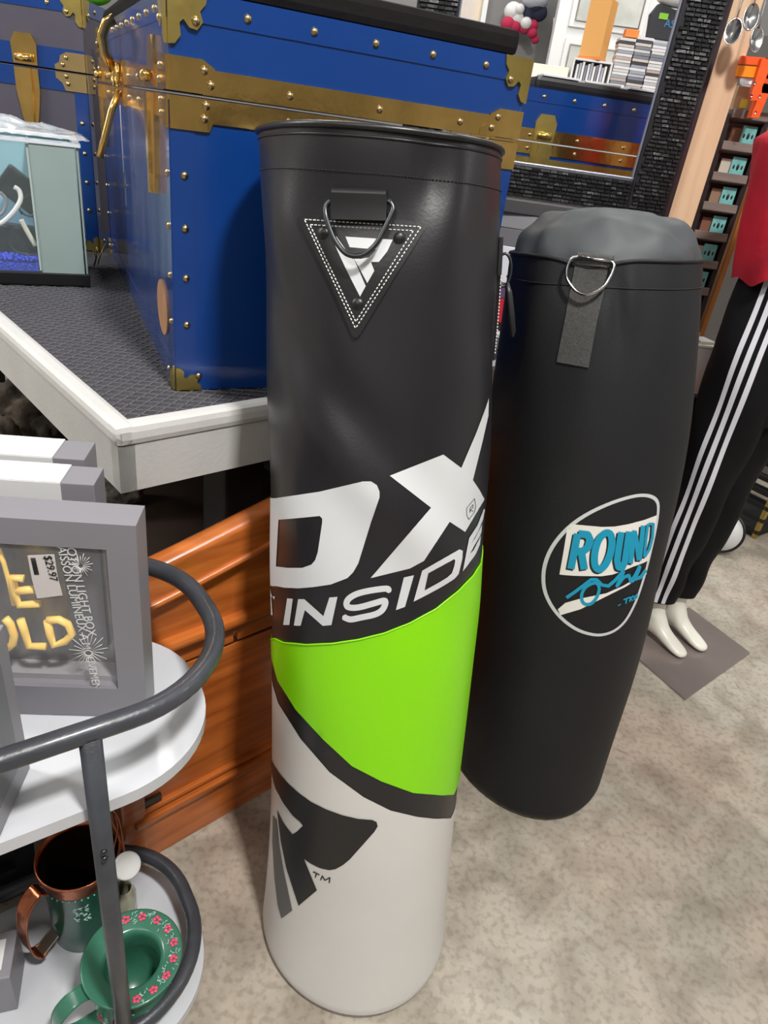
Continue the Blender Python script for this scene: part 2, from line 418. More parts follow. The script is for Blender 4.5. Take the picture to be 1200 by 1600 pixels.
# panels
gtop = [(421, 990), (430, 998), (445, 1004), (480, 1007), (520, 1005), (560, 999), (600, 989), (640, 973), (680, 951), (715, 923), (738, 899), (751, 878)]
gbot = [(708, 1241), (690, 1242), (645, 1238), (596, 1220), (550, 1196), (505, 1154), (463, 1108), (435, 1063), (426, 1030)]
kbot = [(704, 1278), (680, 1279), (652, 1276), (610, 1266), (568, 1245), (515, 1206), (470, 1154), (435, 1098), (427, 1070)]
def uvx(lst): return S1.px(lst)
gt_ = uvx(gtop); gb_ = uvx(gbot); kb_ = uvx(kbot)
UM = pi*.98*r0
e_tr = (UM, gt_[-1][1]+.10); e_tl = (-UM, gt_[0][1]+.09)
green = [e_tl]+gt_+[e_tr, (UM, gb_[0][1]+.02)]+gb_+[(-UM, gb_[-1][1]+.05)]
e_kl = (-UM, kb_[-1][1]+.035)
white = [(-UM, .0)]+[(u, .0) for u in np.linspace(-UM, UM, 40)[1:-1]]+[(UM, .0), (UM, kb_[0][1]+.0)]+kb_+[e_kl]
dec(S1, 'white_panel', VWHITE, bag, [[white]], .0008, .011, label='white vinyl lower panel')
dec(S1, 'green_panel', VGREEN, bag, [[green]], .0018, .016, .0016, label='bright lime green vinyl panel')
mb = MB(); P = [S1.P(u, h, .0018) for u, h in smooth2d(gt_, False, 4)]; mb.tube(P, .0016, 6); mb.build('green_seam_piping', VGREEN, bag, False)
# big lettering
Dout = [(421, 780), (440, 777), (500, 768), (567, 752), (580, 752), (589, 758), (593, 768), (593, 777), (580, 815), (560, 880), (552, 894), (543, 903), (517, 913), (490, 917), (467, 919), (445, 918), (424, 914)]
Din = [(436, 812), (470, 809), (500, 806), (504, 810), (504, 816), (497, 863), (493, 875), (487, 882), (473, 887), (450, 887), (432, 885)]
Xp = [(609, 743), (692, 710), (720, 731), (743, 677), (757, 640), (763, 622), (762, 650), (753, 690), (738, 750), (748, 765), (756, 780), (726, 831), (702, 815), (662, 876), (640, 888), (579, 903), (673, 793)]
def up(S, pts, u0=None):
    return S.px(pts, True)
do = S1.px(Dout); do = [(-1.62*r0, do[0][1])]+do+[(-1.62*r0, do[-1][1])]
dec(S1, 'printed_letter', PRINTW, bag, [[do, up(S1, Din)]], .0010, .012, label='large white printed letter D')
dec(S1, 'printed_letter', PRINTW, bag, [[up(S1, Xp)]], .0010, .012, label='large white printed letter X')
cs = lambda pts, ox, oy, sx, sy=None: [(ox+x/sx, oy+y/(sy or sx)) for x, y in pts]
for q in ([(177, 462), (160, 462), (190, 262), (232, 266), (206, 462)],
          [(240, 466), (272, 268), (318, 268), (460, 395), (505, 255), (565, 250), (520, 462), (455, 468), (322, 350), (290, 468)],
          [(1000, 350), (1060, 105), (1135, 88), (1068, 325)]):
    mb = MB(); S1.patch(mb, [S1.px(cs(q, 410, 880, 4.8))], .0011, .012); mb.build('slogan_letter', PRINTW, bag, False)
Sp = smooth2d([(945, 205), (930, 188), (800, 205), (700, 232), (640, 275), (640, 325), (720, 330), (850, 295), (920, 280), (905, 340), (850, 380), (740, 405), (660, 420), (610, 400)], False, 3)
mb = MB(); S1.strokes(mb, cs(Sp, 410, 880, 4.8), 9.5, .0011); mb.build('slogan_letter', PRINTW, bag, False)
mb = MB(); S1.patch(mb, [S1.px(cs([(50, 1540), (165, 1125), (660, 840), (705, 860), (700, 960), (650, 1170), (600, 1230), (510, 1290)], 640, 760, 8.571)),
              S1.px(cs([(195, 1390), (245, 1160), (590, 970), (605, 990), (590, 1070), (560, 1160), (500, 1215)], 640, 760, 8.571))], .0011, .012); mb.build('slogan_letter', PRINTW, bag, False)
mb = MB(); S1.patch(mb, [S1.px(cs([(705, 1135), (790, 690), (900, 520), (985, 300), (1000, 310), (975, 440), (910, 600), (820, 760), (870, 690), (960, 510), (955, 600), (935, 660), (860, 790), (800, 900), (850, 850), (945, 660), (935, 770), (880, 900), (800, 1010)], 640, 760, 8.571))], .0011, .012); mb.build('slogan_letter', PRINTW, bag, False)
mb = MB(); S1.strokes(mb, [(419, 931), (430, 934)], 6, .0011); S1.strokes(mb, [(423, 934), (425, 961)], 4, .0011)
mb.build('slogan_letter', PRINTW, bag, False)
mb = MB()
S1.strokes(mb, cs([(755, 290), (860, 160), (875, 260), (860, 340), (785, 440), (755, 380)], 640, 760, 8.571), .8, .0014, True)
S1.strokes(mb, cs([(800, 350), (800, 290), (840, 240), (840, 280), (800, 320), (845, 330)], 640, 760, 8.571), .9, .0014)
mb.build('registered_mark', PRINTK, bag, False)
Rl = [(95, 0), (110, 80), (170, 170), (250, 260), (350, 350), (460, 430), (600, 500), (750, 555), (900, 590), (1030, 600), (1070, 620), (1080, 660), (1050, 710), (980, 790), (900, 880), (820, 970), (760, 1020), (690, 1060), (630, 1070), (540, 1050), (460, 1010), (395, 965), (515, 1260), (345, 1405), (300, 1270), (230, 1050), (180, 800), (155, 600), (145, 510), (200, 620), (250, 690), (290, 735), (330, 710), (385, 655), (360, 620), (290, 560), (200, 440), (130, 310), (108, 230), (100, 190)]
ru = S1.px(cs(Rl, 410, 1180, 6)); ru = ru+[(-1.62*r0, ru[-1][1]+.012), (-1.62*r0, ru[0][1]+.03)]
dec(S1, 'printed_emblem', PRINTK, bag, [[ru]], .0018, .012, label='black emblem like a slanted letter R')
g2 = S1.px(cs([(105, 560), (140, 600), (165, 850), (210, 1100), (285, 1450), (185, 1525), (150, 1400), (120, 1150), (100, 800)], 410, 1180, 6))
dec(S1, 'printed_emblem_bar', PRINTG, bag, [[g2]], .0018, .012, label='grey bar of the emblem')
mb = MB()
for st in ([(480, 1085), (540, 1115)], [(512, 1100), (500, 1140)], [(550, 1165), (565, 1125), (590, 1165), (635, 1140), (630, 1190)]): S1.strokes(mb, cs(st, 410, 1180, 6), 1.9, .0018)
mb.build('trademark_letters', PRINTK, bag, False)
# rim, inner top, stitching
mb = MB(); N = 120
mb.tube([V(S1.ev(np.array([2*pi*i/N]), np.array([L1-.003]), .0005)[0]) for i in range(N)], .0045, 8, True); mb.build('rim_piping', VINYLD, bag, False)
mb = MB(); mb.tube([V(S1.ev(np.array([2*pi*i/N]), np.array([L1-.014]), .0)[0]) for i in range(N)], .0018, 6, True); mb.build('hem_piping', VINYLD, bag, False)
mb = MB(); ring = [V(S1.ev(np.array([2*pi*i/N]), np.array([L1-.02]), -.004)[0]) for i in range(N)]; cen = sum(ring, V())/N
mb.add(ring+[cen-V((0, 0, .015))], [(i, (i+1) % N, N) for i in range(N)], True); mb.build('stuffed_top', VINYLD, bag, False)
mb = MB()
for i in range(0, 230):
    t = 2*pi*i/230; P0 = [V(S1.ev(np.array([t+k*.017]), np.array([L1-.056]), .0006)[0]) for k in (0, 1)]; mb.tube(P0, .0009, 4)
mb.build('rim_stitching', BLKM, bag, False, kind='stuff')
# side seam strip on the right with stitches
mb = MB(); sp = S1.px([(772, 470), (772, 330)]); 
# triangular badge
c54 = lambda pts: cs(pts, 460, 290, 5.4545)
tri = smooth2d([(75, 262), (140, 250), (600, 275), (1060, 312), (1105, 330), (1095, 385), (840, 800), (565, 1265), (530, 1285), (495, 1262), (300, 800), (62, 310)], True, 3)
tu = S1.px(c54(tri))
dec(S1, 'leather_badge', VINYLD, bag, [[tu]], .0042, .012, .0042, label='black triangular leather badge')
badge = bag.children[-1]
inner = S1.px(c54([(190, 345), (960, 390), (535, 1150)]))
mb = MB()
for (poly, w) in (([(105, 290), (1068, 352), (527, 1215)], 0), ([(150, 335), (1005, 385), (530, 1160)], 0)):
    for i in range(3):
        a = poly[i]; b = poly[(i+1) % 3]; Ln = math.hypot(b[0]-a[0], b[1]-a[1]); k = int(Ln/34)
        for j in range(k):
            s0, s1 = j/k+.1/k, j/k+.72/k
            p = [(lerp(a[0], b[0], s), lerp(a[1], b[1], s)) for s in (s0, s1)]
            uv = S1.px(c54(p)); mb.tube([S1.P(u, h, .0046) for u, h in uv], .0010, 4)
mb.build('stitching', THREAD, badge, False, kind='stuff', label='white stitching')
dec(S1, 'badge_print', PRINTW, badge, [[S1.px(c54(p))] for p in ([(325, 430), (372, 435), (500, 625), (515, 625), (612, 855), (565, 945)],)] +
    [[S1.px(c54([(445, 435), (835, 460), (790, 560), (720, 650), (655, 650), (683, 725), (625, 830), (515, 620), (570, 625), (640, 610), (700, 545), (480, 525)]))]], .0048, .02, label='white angular emblem')
for (x, y) in ((255, 410), (893, 452), (545, 1010)):
    u, h = S1.inv(460+x/5.4545, 290+y/5.4545); c = S1.P(u, h, .0042); nrm = (S1.P(u, h, .01)-S1.P(u, h, 0)).normalized()
    q = nrm.to_track_quat('Z', 'Y').to_matrix(); mb = MB(); mb.lathe([(.0001, .0036), (.004, .0032), (.0072, .0016), (.0084, .0)], c, 20, M=q); mb.build('rivet', BLK, badge, False)
# hanging loop and D ring
def wire(S, pts, r, off0, n=10):
    P = []
    for (x, y, o) in pts: u, h = S.inv(x, y); P.append(S.P(u, h, o))
    out = []
    for i in range(len(P)-1):
        p0 = P[max(0, i-1)]; p1 = P[i]; p2 = P[i+1]; p3 = P[min(len(P)-1, i+2)]
        for j in range(5):
            t = j/5; out.append(.5*((2*p1)+(-p0+p2)*t+(2*p0-5*p1+4*p2-p3)*t*t+(-p0+3*p1-3*p2+p3)*t**3))
    return out+[P[-1]]
lu = [S1.inv(*q_) for q_ in c54([(350, 70), (785, 85), (778, 300), (352, 290)])]
mb = MB(); S1.patch(mb, [lu], .0165, .01, .0165)
a, b = S1.P(*lu[0], .0095), S1.P(*lu[1], .0095); mb.tube([a, b], .0072, 12); mb.build('strap_loop', BLK, bag, False, label='glossy black strap loop')
mb = MB(); ringp = [(345, 135, .012), (312, 180, .014), (318, 260, .017), (350, 350, .02), (400, 470, .022), (470, 570, .022), (545, 600, .022), (620, 580, .022), (700, 500, .022), (755, 390, .02), (800, 290, .018), (832, 200, .015), (815, 150, .013), (790, 135, .012)]
pts = [(460+x/5.4545, 290+y/5.4545, o) for x, y, o in ringp]
w_ = wire(S1, pts, .003, 0); mb.tube(w_, .0034, 10); mb.tube([w_[0], w_[-1]], .0034, 10); mb.build('d_ring', GUN, bag, False, label='dark metal D-ring')
# second D ring at the right edge with hanging snap hook and badge edge
mb = MB()
base = S1.P(1.50*r0, L1-.145, .004); outw = (S1.P(1.5*r0, L1-.15, .05)-S1.P(1.5*r0, L1-.15, 0)).normalized(); dn = -V(S1.ax)
tang = V((0, 0, 1)).cross(outw).normalized()
pts = [base+tang*(.014*cos(a))+outw*.010+dn*(.014+.016*sin(a)) for a in np.linspace(0, 2*pi, 20, endpoint=False)]
mb.tube([base+outw*(.006+.011*sin(a))+dn*(.022+.024*cos(a+pi)) for a in np.linspace(0, 2*pi, 24, endpoint=False)], .0022, 8, True); mb.build('side_d_ring', GUN, bag, False)
mb = MB(); mb.tube([base+outw*.012+dn*.040, base+outw*.0165+dn*.055, base+outw*.022+dn*.085, base+outw*.027+dn*.112, base+outw*.028+dn*.12], [.0035, .0055, .006, .0052, .002], 10); mb.build('snap_hook', BLK, bag, False)
mb = MB(); lst = [(u, h) for u, h in ((1.40*r0, L1-.155), (1.86*r0, L1-.165), (1.60*r0, L1-.31))]; S1.patch(mb, [lst], .0045, .012, .0045); mb.build('side_badge', VINYLD, bag, False)
mb = MB()
for j in range(26):
    f0, f1 = j/26+.006, j/26+.030
    q = [S1.P(lerp(1.41, 1.59, f)*r0, lerp(L1-.165, L1-.300, f), .0052) for f in (f0, f1)]; mb.tube(q, .0011, 4)
mb.build('side_badge_stitching', THREAD, bag, False, kind='stuff', label='white stitching')
mb = MB(); S1.patch(mb, [[(1.34*r0, L1-.12), (1.6*r0, L1-.12), (1.6*r0, L1-.175), (1.34*r0, L1-.175)]], .006, .012, .005); mb.build('side_strap', VINYLD, bag, False)

# ================================================================== BLACK CANVAS PUNCHING BAG
def disp2(th, h):
    th = (np.asarray(th)+pi) % (2*pi)-pi
    top = sstep((h-(L2-.45))/.4)
    f = (th+.13); d = .004*top*np.sin(9*f)*np.exp(-(f/.9)**2)
    d = d-.009*np.exp(-((f)/.22)**2-((h-(L2-.03))/.05)**2)-.005*np.exp(-((f-.26-.5*(L2-h))/.07)**2-((h-(L2-.08))/.08)**2)+.005*np.exp(-((f-.40-.6*(L2-h))/.08)**2-((h-(L2-.06))/.06)**2)
    d = d+.003*np.exp(-((f+.45+.4*(L2-h))/.12)**2-((h-(L2-.1))/.1)**2)
    return d+.0022*np.sin(4*th+6*h)*np.sin(3*h+1)+.0015*np.sin(13*h+2*th)
B2 = atz(828, 1187, 0); T2 = atd(942, 400, 1.338); L2 = (T2-B2).length
st2 = [(400, 797, 1088), (470, 786, 1086), (550, 776, 1081), (650, 765, 1066), (750, 755, 1050), (850, 745, 1031), (950, 735, 1005), (1050, 725, 974), (1150, 715, 947)]
S2 = Surf(B2, T2, st2, disp2, tilt=(-.0, .0), rb=.035)
bag2 = thing('punching_bag', 'black canvas punching bag with round white and teal logo, leaning behind the green one', 'punching bag', (B2.x, B2.y, 0))
def rimoff(th): return -.016*np.exp(-((th+.13)/.26)**2)
nt, nh = 200, 150
th = np.linspace(0, 2*pi, nt, endpoint=False); hs = np.concatenate([S2.rb*(1-np.cos(np.linspace(0, pi/2, 10))), np.linspace(S2.rb, L2, nh)[1:]])
Tg, Hg = np.meshgrid(th, hs); tw = (Tg+pi) % (2*pi)-pi; Hg = Hg+rimoff(tw)*sstep((Hg-(L2-.12))/.12)
P = S2.ev(Tg, Hg).reshape(-1, 3); m_ = len(hs)
mb = MB(); mb.add(P, [(i*nt+k, i*nt+(k+1) % nt, (i+1)*nt+(k+1) % nt, (i+1)*nt+k) for i in range(m_-1) for k in range(nt)]+[tuple(range(nt-1, -1, -1))], True); mb.build('body', CANVAS, bag2, False)
mb = MB(); rim = P[-nt:]; mb.tube([V(p) for p in rim], .0035, 8, True); mb.build('rim_hem', CANVAS, bag2, False)
mb = MB(); S2h = []
for i in range(nt): S2h.append(V(S2.ev(th[i:i+1], np.array([L2-.045])+.0, .0008)[0]))
mb.tube(S2h, .0012, 5, True); mb.build('hem_stitch', BLKM, bag2, False)
# domed filler bag
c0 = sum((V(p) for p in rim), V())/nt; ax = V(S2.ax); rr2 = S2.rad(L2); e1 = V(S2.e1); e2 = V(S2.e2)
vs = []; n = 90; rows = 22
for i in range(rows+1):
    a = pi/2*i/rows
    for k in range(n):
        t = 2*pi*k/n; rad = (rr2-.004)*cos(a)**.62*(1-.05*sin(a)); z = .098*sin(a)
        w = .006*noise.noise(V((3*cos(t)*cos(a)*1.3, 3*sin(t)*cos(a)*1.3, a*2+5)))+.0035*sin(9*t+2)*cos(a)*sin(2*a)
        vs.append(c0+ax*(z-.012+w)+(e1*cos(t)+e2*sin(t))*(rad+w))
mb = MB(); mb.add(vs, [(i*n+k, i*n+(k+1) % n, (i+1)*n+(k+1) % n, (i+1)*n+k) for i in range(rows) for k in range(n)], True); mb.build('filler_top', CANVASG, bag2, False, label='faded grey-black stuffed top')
c76 = lambda pts: cs(pts, 860, 380, 7.62)
mb = MB(); S2.patch(mb, [S2.px(c76([(300, 240), (690, 262), (640, 570), (560, 900), (455, 1480), (80, 1412), (160, 1000), (235, 600)]))], .003, .012, .003); mb.build('webbing_strap', WEB, bag2, False, label='fuzzy grey webbing strap')
mb = MB(); a = S2.P(*S2.inv(860+335/7.62, 380+150/7.62), .006); b = S2.P(*S2.inv(860+745/7.62, 380+192/7.62), .006); mb.tube([a, b], .0062, 12); 
S2.patch(mb, [S2.px(c76([(340, 150), (740, 190), (700, 290), (330, 250)]))], .006, .01, .006); mb.build('ring_loop', WEB, bag2, False)
mb = MB(); rg = [(345, 155, .010), (285, 175, .012), (245, 250, .014), (230, 340, .016), (240, 420, .017), (285, 500, .018), (350, 570, .018), (440, 605, .018), (540, 575, .018), (640, 500, .018), (700, 400, .016), (740, 300, .014), (745, 245, .012), (720, 215, .010)]
w_ = wire(S2, [(860+x/7.62, 380+y/7.62, o) for x, y, o in rg], 0, 0); mb.tube(w_, .0028, 10); mb.tube([w_[0], w_[-1]], .0026, 8); mb.build('d_ring', STEEL, bag2, False, label='chrome D-ring')
# round logo
c6 = lambda pts: cs(pts, 840, 760, 6)
ov = smooth2d([(1000, 82), (880, 95), (700, 150), (500, 240), (330, 350), (200, 480), (110, 620), (60, 780), (62, 950), (120, 1100), (220, 1230), (350, 1330), (480, 1380), (600, 1390), (720, 1350), (820, 1260), (900, 1120), (955, 980), (1010, 800), (1060, 600), (1100, 420), (1125, 260), (1125, 160), (1085, 105)], True, 3)
ou = S2.px(c6(ov)); mb = MB()
for q in stroke2d(ou, .0068, True): S2.patch(mb, [q], .0008, .03)
mb.build('logo_ring', PRINTW, bag2, False, label='white oval ring outline')
mb = MB(); pan = [(205, 825), (245, 600), (280, 385), (315, 352), (450, 365), (600, 378), (720, 375), (850, 352), (1000, 312), (1115, 268), (1090, 440), (1040, 690), (990, 715), (900, 748), (800, 790), (700, 825), (600, 840), (400, 838)]
hol = [(255, 600), (225, 790), (275, 795), (320, 560), (335, 410), (290, 420)]
S2.patch(mb, [S2.px(c6(pan))], .0009, .012)
sw = [(190, 1150), (260, 1090), (400, 1050), (520, 1025), (640, 1000), (800, 930), (1010, 800), (1020, 820), (900, 890), (820, 940), (700, 1000), (560, 1070), (400, 1150), (215, 1205)]
S2.patch(mb, [S2.px(c6(sw))], .0009, .012); mb.build('logo_panel', mat('cream_print', (222, 218, 212), .5), bag2, False, label='white logo panel and brush stroke')
letters = {'R': [[(375, 440), (345, 600), (312, 770)], [(385, 440), (470, 450), (492, 500), (470, 570), (420, 605), (370, 605)], [(410, 610), (425, 700), (437, 775)]],
           'U': [[(782, 425), (760, 560), (742, 690), (755, 755), (790, 760), (815, 700), (835, 560), (855, 420)]],
           'N': [[(905, 410), (885, 570), (868, 720)], [(905, 420), (930, 560), (945, 690)], [(985, 365), (968, 530), (948, 690)]],
           'D': [[(1030, 350), (1010, 500), (995, 660)], [(1035, 350), (1080, 350), (1070, 480), (1040, 590), (1000, 655)]]}
Oo = smooth2d([(632, 435), (570, 500), (535, 620), (535, 730), (570, 775), (625, 740), (675, 640), (695, 520), (680, 445)], True, 3)
for nm, mm, dx, dy, off in (('logo_letter_shadow', PRINTK, -16, 14, .0013), ('logo_letter', TEAL, 0, 0, .0017)):
    lab_ = 'teal logo letter' if off > .0015 else 'black drop shadow of a logo letter'
    for k, sts in letters.items():
        w = {'R': 11.5, 'U': 10, 'N': 7.2, 'D': 4.2}[k]; mb = MB()
        for s_ in sts: S2.strokes(mb, c6([(x+dx, y+dy) for x, y in s_]), w, off)
        mb.build(nm, mm, bag2, False, label=lab_)
    mb = MB(); S2.strokes(mb, c6([(x+dx, y+dy) for x, y in Oo]), 11, off, True); mb.build(nm, mm, bag2, False, label=lab_)
    if off > .0015:
        mb = MB()
        S2.strokes(mb, c6([(270, 1040), (350, 985), (430, 925), (500, 870), (550, 870), (600, 920), (660, 930), (720, 880), (790, 800), (800, 800), (740, 930), (800, 850), (850, 830), (870, 890), (910, 830), (950, 750), (940, 790), (900, 870), (960, 850), (1010, 780)]), 5.2, off)
        S2.strokes(mb, c6(smooth2d([(540, 900), (450, 940), (410, 1020), (430, 1090), (490, 1100), (550, 1040), (575, 950)], True, 3)), 5.0, off, True)
        mb.build('logo_script', TEAL, bag2, False, label='teal script word one'); mb = MB()
        S2.strokes(mb, c6([(750, 1115), (775, 1100)]), 1.6, off)
        for q in ([(800, 1060), (860, 1035)], [(830, 1050), (822, 1095)], [(868, 1030), (858, 1078)], [(895, 1020), (862, 1052), (888, 1066)], [(915, 1020), (898, 1040), (902, 1058), (925, 1036), (930, 1008), (915, 1020)]): S2.strokes(mb, c6(q), 2.2, off)
        mb.build('logo_small_print', TEAL, bag2, False, kind='stuff', label='tiny teal lettering')

# ================================================================== DISPLAY TABLE
ZT = .933
TC = atz(182, 671, ZT); TA = R(44.9)
dR = V((cos(TA), sin(TA), 0)); dL = V((-sin(TA), cos(TA), 0))
TRL, TLL = 1.18, 2.7
table = thing('display_table', 'white painted display table with dark carpet inlay, carrying the blue trunks', 'table', (TC.x, TC.y, 0), TA)
CARP = mat('charcoal_carpet', (66, 65, 69), .95, 0, .8, 300, .35, 90, bdist=.003)
mb = MB(); AH = .113
def side(mb, a, b, t=.028):
    """apron board + rounded rim between local points a,b, thickness inward"""
    a = V(a); b = V(b); d = (b-a).normalized(); n = V((-d.y, d.x, 0)); L = (b-a).length
    c = (a+b)/2+n*(t/2)
    mb.box(c+V((0, 0, ZT-AH/2-.012)), (L, t, AH-.02), math.atan2(d.y, d.x))
    return c, L, math.atan2(d.y, d.x)
for a, b in (((0, 0, 0), (TRL, 0, 0)), ((TRL, 0, 0), (TRL, TLL, 0)), ((TRL, TLL, 0), (0, TLL, 0)), ((0, TLL, 0), (0, 0, 0))):
    m1 = MB(); c, L, an = side(m1, a, b); m1.build('apron', WPAINT, table)
    m2 = MB(); m2.box(c+V((0, 0, ZT-.014)), (L+.010, .038, .034), an, bev=.011); m2.build('rim', mat('white_rim_paint', (204, 203, 200), .45, 0, .3, 90, .05, 9, bdist=.002), table)
for x, y in ((.014, .014), (TRL-.014, .014), (.014, TLL-.014), (TRL-.014, TLL-.014)): MB().box((x, y, ZT-.0135), (.0375, .0375, .0345), bev=.0105).build('corner_cap', MATS['white_rim_paint'], table)
MB().box((TRL/2, TLL/2, ZT-.03), (TRL-.05, TLL-.05, .04)).build('tabletop', mat('chipboard', (120, 100, 80), .8), table)
# quilted carpet: diamond ridges
mb = MB(); nx, ny = 78, 180; cx, cy = (TRL-.06)/nx, (TLL-.06)/ny
def cz(x, y):
    a = (x+y)/.0165; b = (x-y)/.0165; f = min(abs(a-round(a)), abs(b-round(b)))
    return ZT-.0070
nx2, ny2 = 210, 150
vs = []; xs = [.03+(TRL-.06)*i/nx2 for i in range(nx2+1)]; ys = [.03+1.1*j/ny2 for j in range(ny2+1)]
for y in ys:
    for x in xs: vs.append((x, y, cz(x, y)))
mb.add(vs, [(j*(nx2+1)+i, j*(nx2+1)+i+1, (j+1)*(nx2+1)+i+1, (j+1)*(nx2+1)+i) for j in range(ny2) for i in range(nx2)])
mb.add([(.03, ys[-1], ZT-.008), (TRL-.03, ys[-1], ZT-.008), (TRL-.03, TLL-.03, ZT-.008), (.03, TLL-.03, ZT-.008)], [(0, 1, 2, 3)])
mb.build('carpet_inlay', CARP, table, kind='stuff', label='dark grey diamond-patterned carpet')
mb = MB(); PX, PY, SX, SY = .020, .020, TRL-.06, 1.15
for dgn in (1, -1):
    k = -80
    while k < 140:
        # line y = .03 + dgn*x*1.0 + k*pitch clipped to the carpet rectangle
        c0_ = .03+k*.0245; pts_ = []
        for x in (.035, .03+SX-.005):
            pts_.append((x, c0_+dgn*(x-.03)*.72))
        (xa, ya), (xb, yb) = pts_; sl = (yb-ya)/(xb-xa)
        lo, hi = .035, .03+SY
        if ya < lo: xa, ya = xa+(lo-ya)/sl if sl > 0 else xa, lo if sl > 0 else ya
        if ya > hi: xa, ya = xa+(hi-ya)/sl if sl < 0 else xa, hi if sl < 0 else ya
        if yb < lo: xb, yb = xb+(lo-yb)/sl if sl < 0 else xb, lo if sl < 0 else yb
        if yb > hi: xb, yb = xb+(hi-yb)/sl if sl > 0 else xb, hi if sl > 0 else yb
        if xa < xb-.01 and lo-.001 <= ya <= hi+.001 and lo-.001 <= yb <= hi+.001:
            mb.box(((xa+xb)/2, (ya+yb)/2, ZT-.0062), (math.hypot(xb-xa, yb-ya), .0018, .0016), math.atan2(yb-ya, xb-xa))
        k += 1
mb.build('carpet_ridges', mat('carpet_ridge', (100, 99, 105), .9, 0, .8, 300), table, kind='stuff', label='raised lighter diamond ribs')
for (x, y) in ((.27, .10), (TRL-.1, .12), (.12, TLL-.12), (TRL-.1, TLL-.12), (.12, TLL/2)):
    mb = MB(); mb.box((x, y, (ZT-.05)/2), (.09, .09, ZT-.05), bev=.006); mb.build('leg', BLKM, table, label='black post leg')
# under the table: black box added to darken it, then bench and stones
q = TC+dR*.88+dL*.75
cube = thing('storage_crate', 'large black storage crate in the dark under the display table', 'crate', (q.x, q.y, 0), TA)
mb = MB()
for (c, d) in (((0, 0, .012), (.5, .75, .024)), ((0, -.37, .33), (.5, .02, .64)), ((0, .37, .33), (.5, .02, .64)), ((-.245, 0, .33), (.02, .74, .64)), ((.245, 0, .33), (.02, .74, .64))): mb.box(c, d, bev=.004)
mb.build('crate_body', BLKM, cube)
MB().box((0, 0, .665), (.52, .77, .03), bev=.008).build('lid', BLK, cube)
ROCK = mat('rough_stone', (112, 100, 88), .9, 0, 1., 18, .5, 9, col2=(52, 46, 40), bdist=.012)
def rock(nm, c, r, sc, seed, label, m=ROCK, grp=None):
    t = MB(); bm = bmesh.new(); bmesh.ops.create_icosphere(bm, subdivisions=4, radius=1)
    for v in bm.verts:
        n = v.co.normalized(); k = 1+.32*noise.noise(n*1.6+V((seed, 0, 0)))+.14*noise.noise(n*4+V((0, seed, 0))); k = min(k, 1.12)
        v.co = V((n.x*k*sc[0], n.y*k*sc[1], n.z*k*sc[2]))*r
    t.bm(bm, Matrix.Translation(V(c)), True); bm.free()
    o = t.build(nm, m); return meta(o, label, 'rock', grp)
sh = TC+dL*.665+dR*.35
rack = thing('low_bench', 'dark wooden bench under the left side of the display table, holding rough stones', 'bench', (sh.x, sh.y, 0), TA)
MB().box((0, 0, .50), (.5, .95, .03), bev=.005).build('bench_top', mat('dark_wood', (58, 44, 36), .6, 0, .3, 60, .3, 10), rack)
for x, y in ((-.2, -.43), (.2, -.43), (-.2, .43), (.2, .43)): MB().box((x, y, .243), (.05, .05, .486), bev=.004).build('leg', MATS['dark_wood'], rack)
for i, (px, py, z, r, sc, lab) in enumerate([(25, 640, .60, .085, (1.1, 1, 1), 'brown rough stone under the table rim, leftmost and largest'),
                                         (66, 668, .560, .048, (1, 1.1, 1), 'small grey-brown stone right of the large brown stone'),
                                         (-20, 690, .585, .075, (1, 1, 1), 'pale stone cut off by the left picture edge'),
                                         (178, 756, .575, .06, (1.2, 1, 1), 'speckled grey stone behind the stacked grey boxes')]):
    c = atz(px, py, z); rock('stone', c, r, sc, i*7+3, lab, m=ROCK if i != 3 else mat('speckled_stone', (120, 116, 108), .85, 0, 1., 60, .6, 50, col2=(50, 48, 46), bdist=.006), grp='stones under the table')

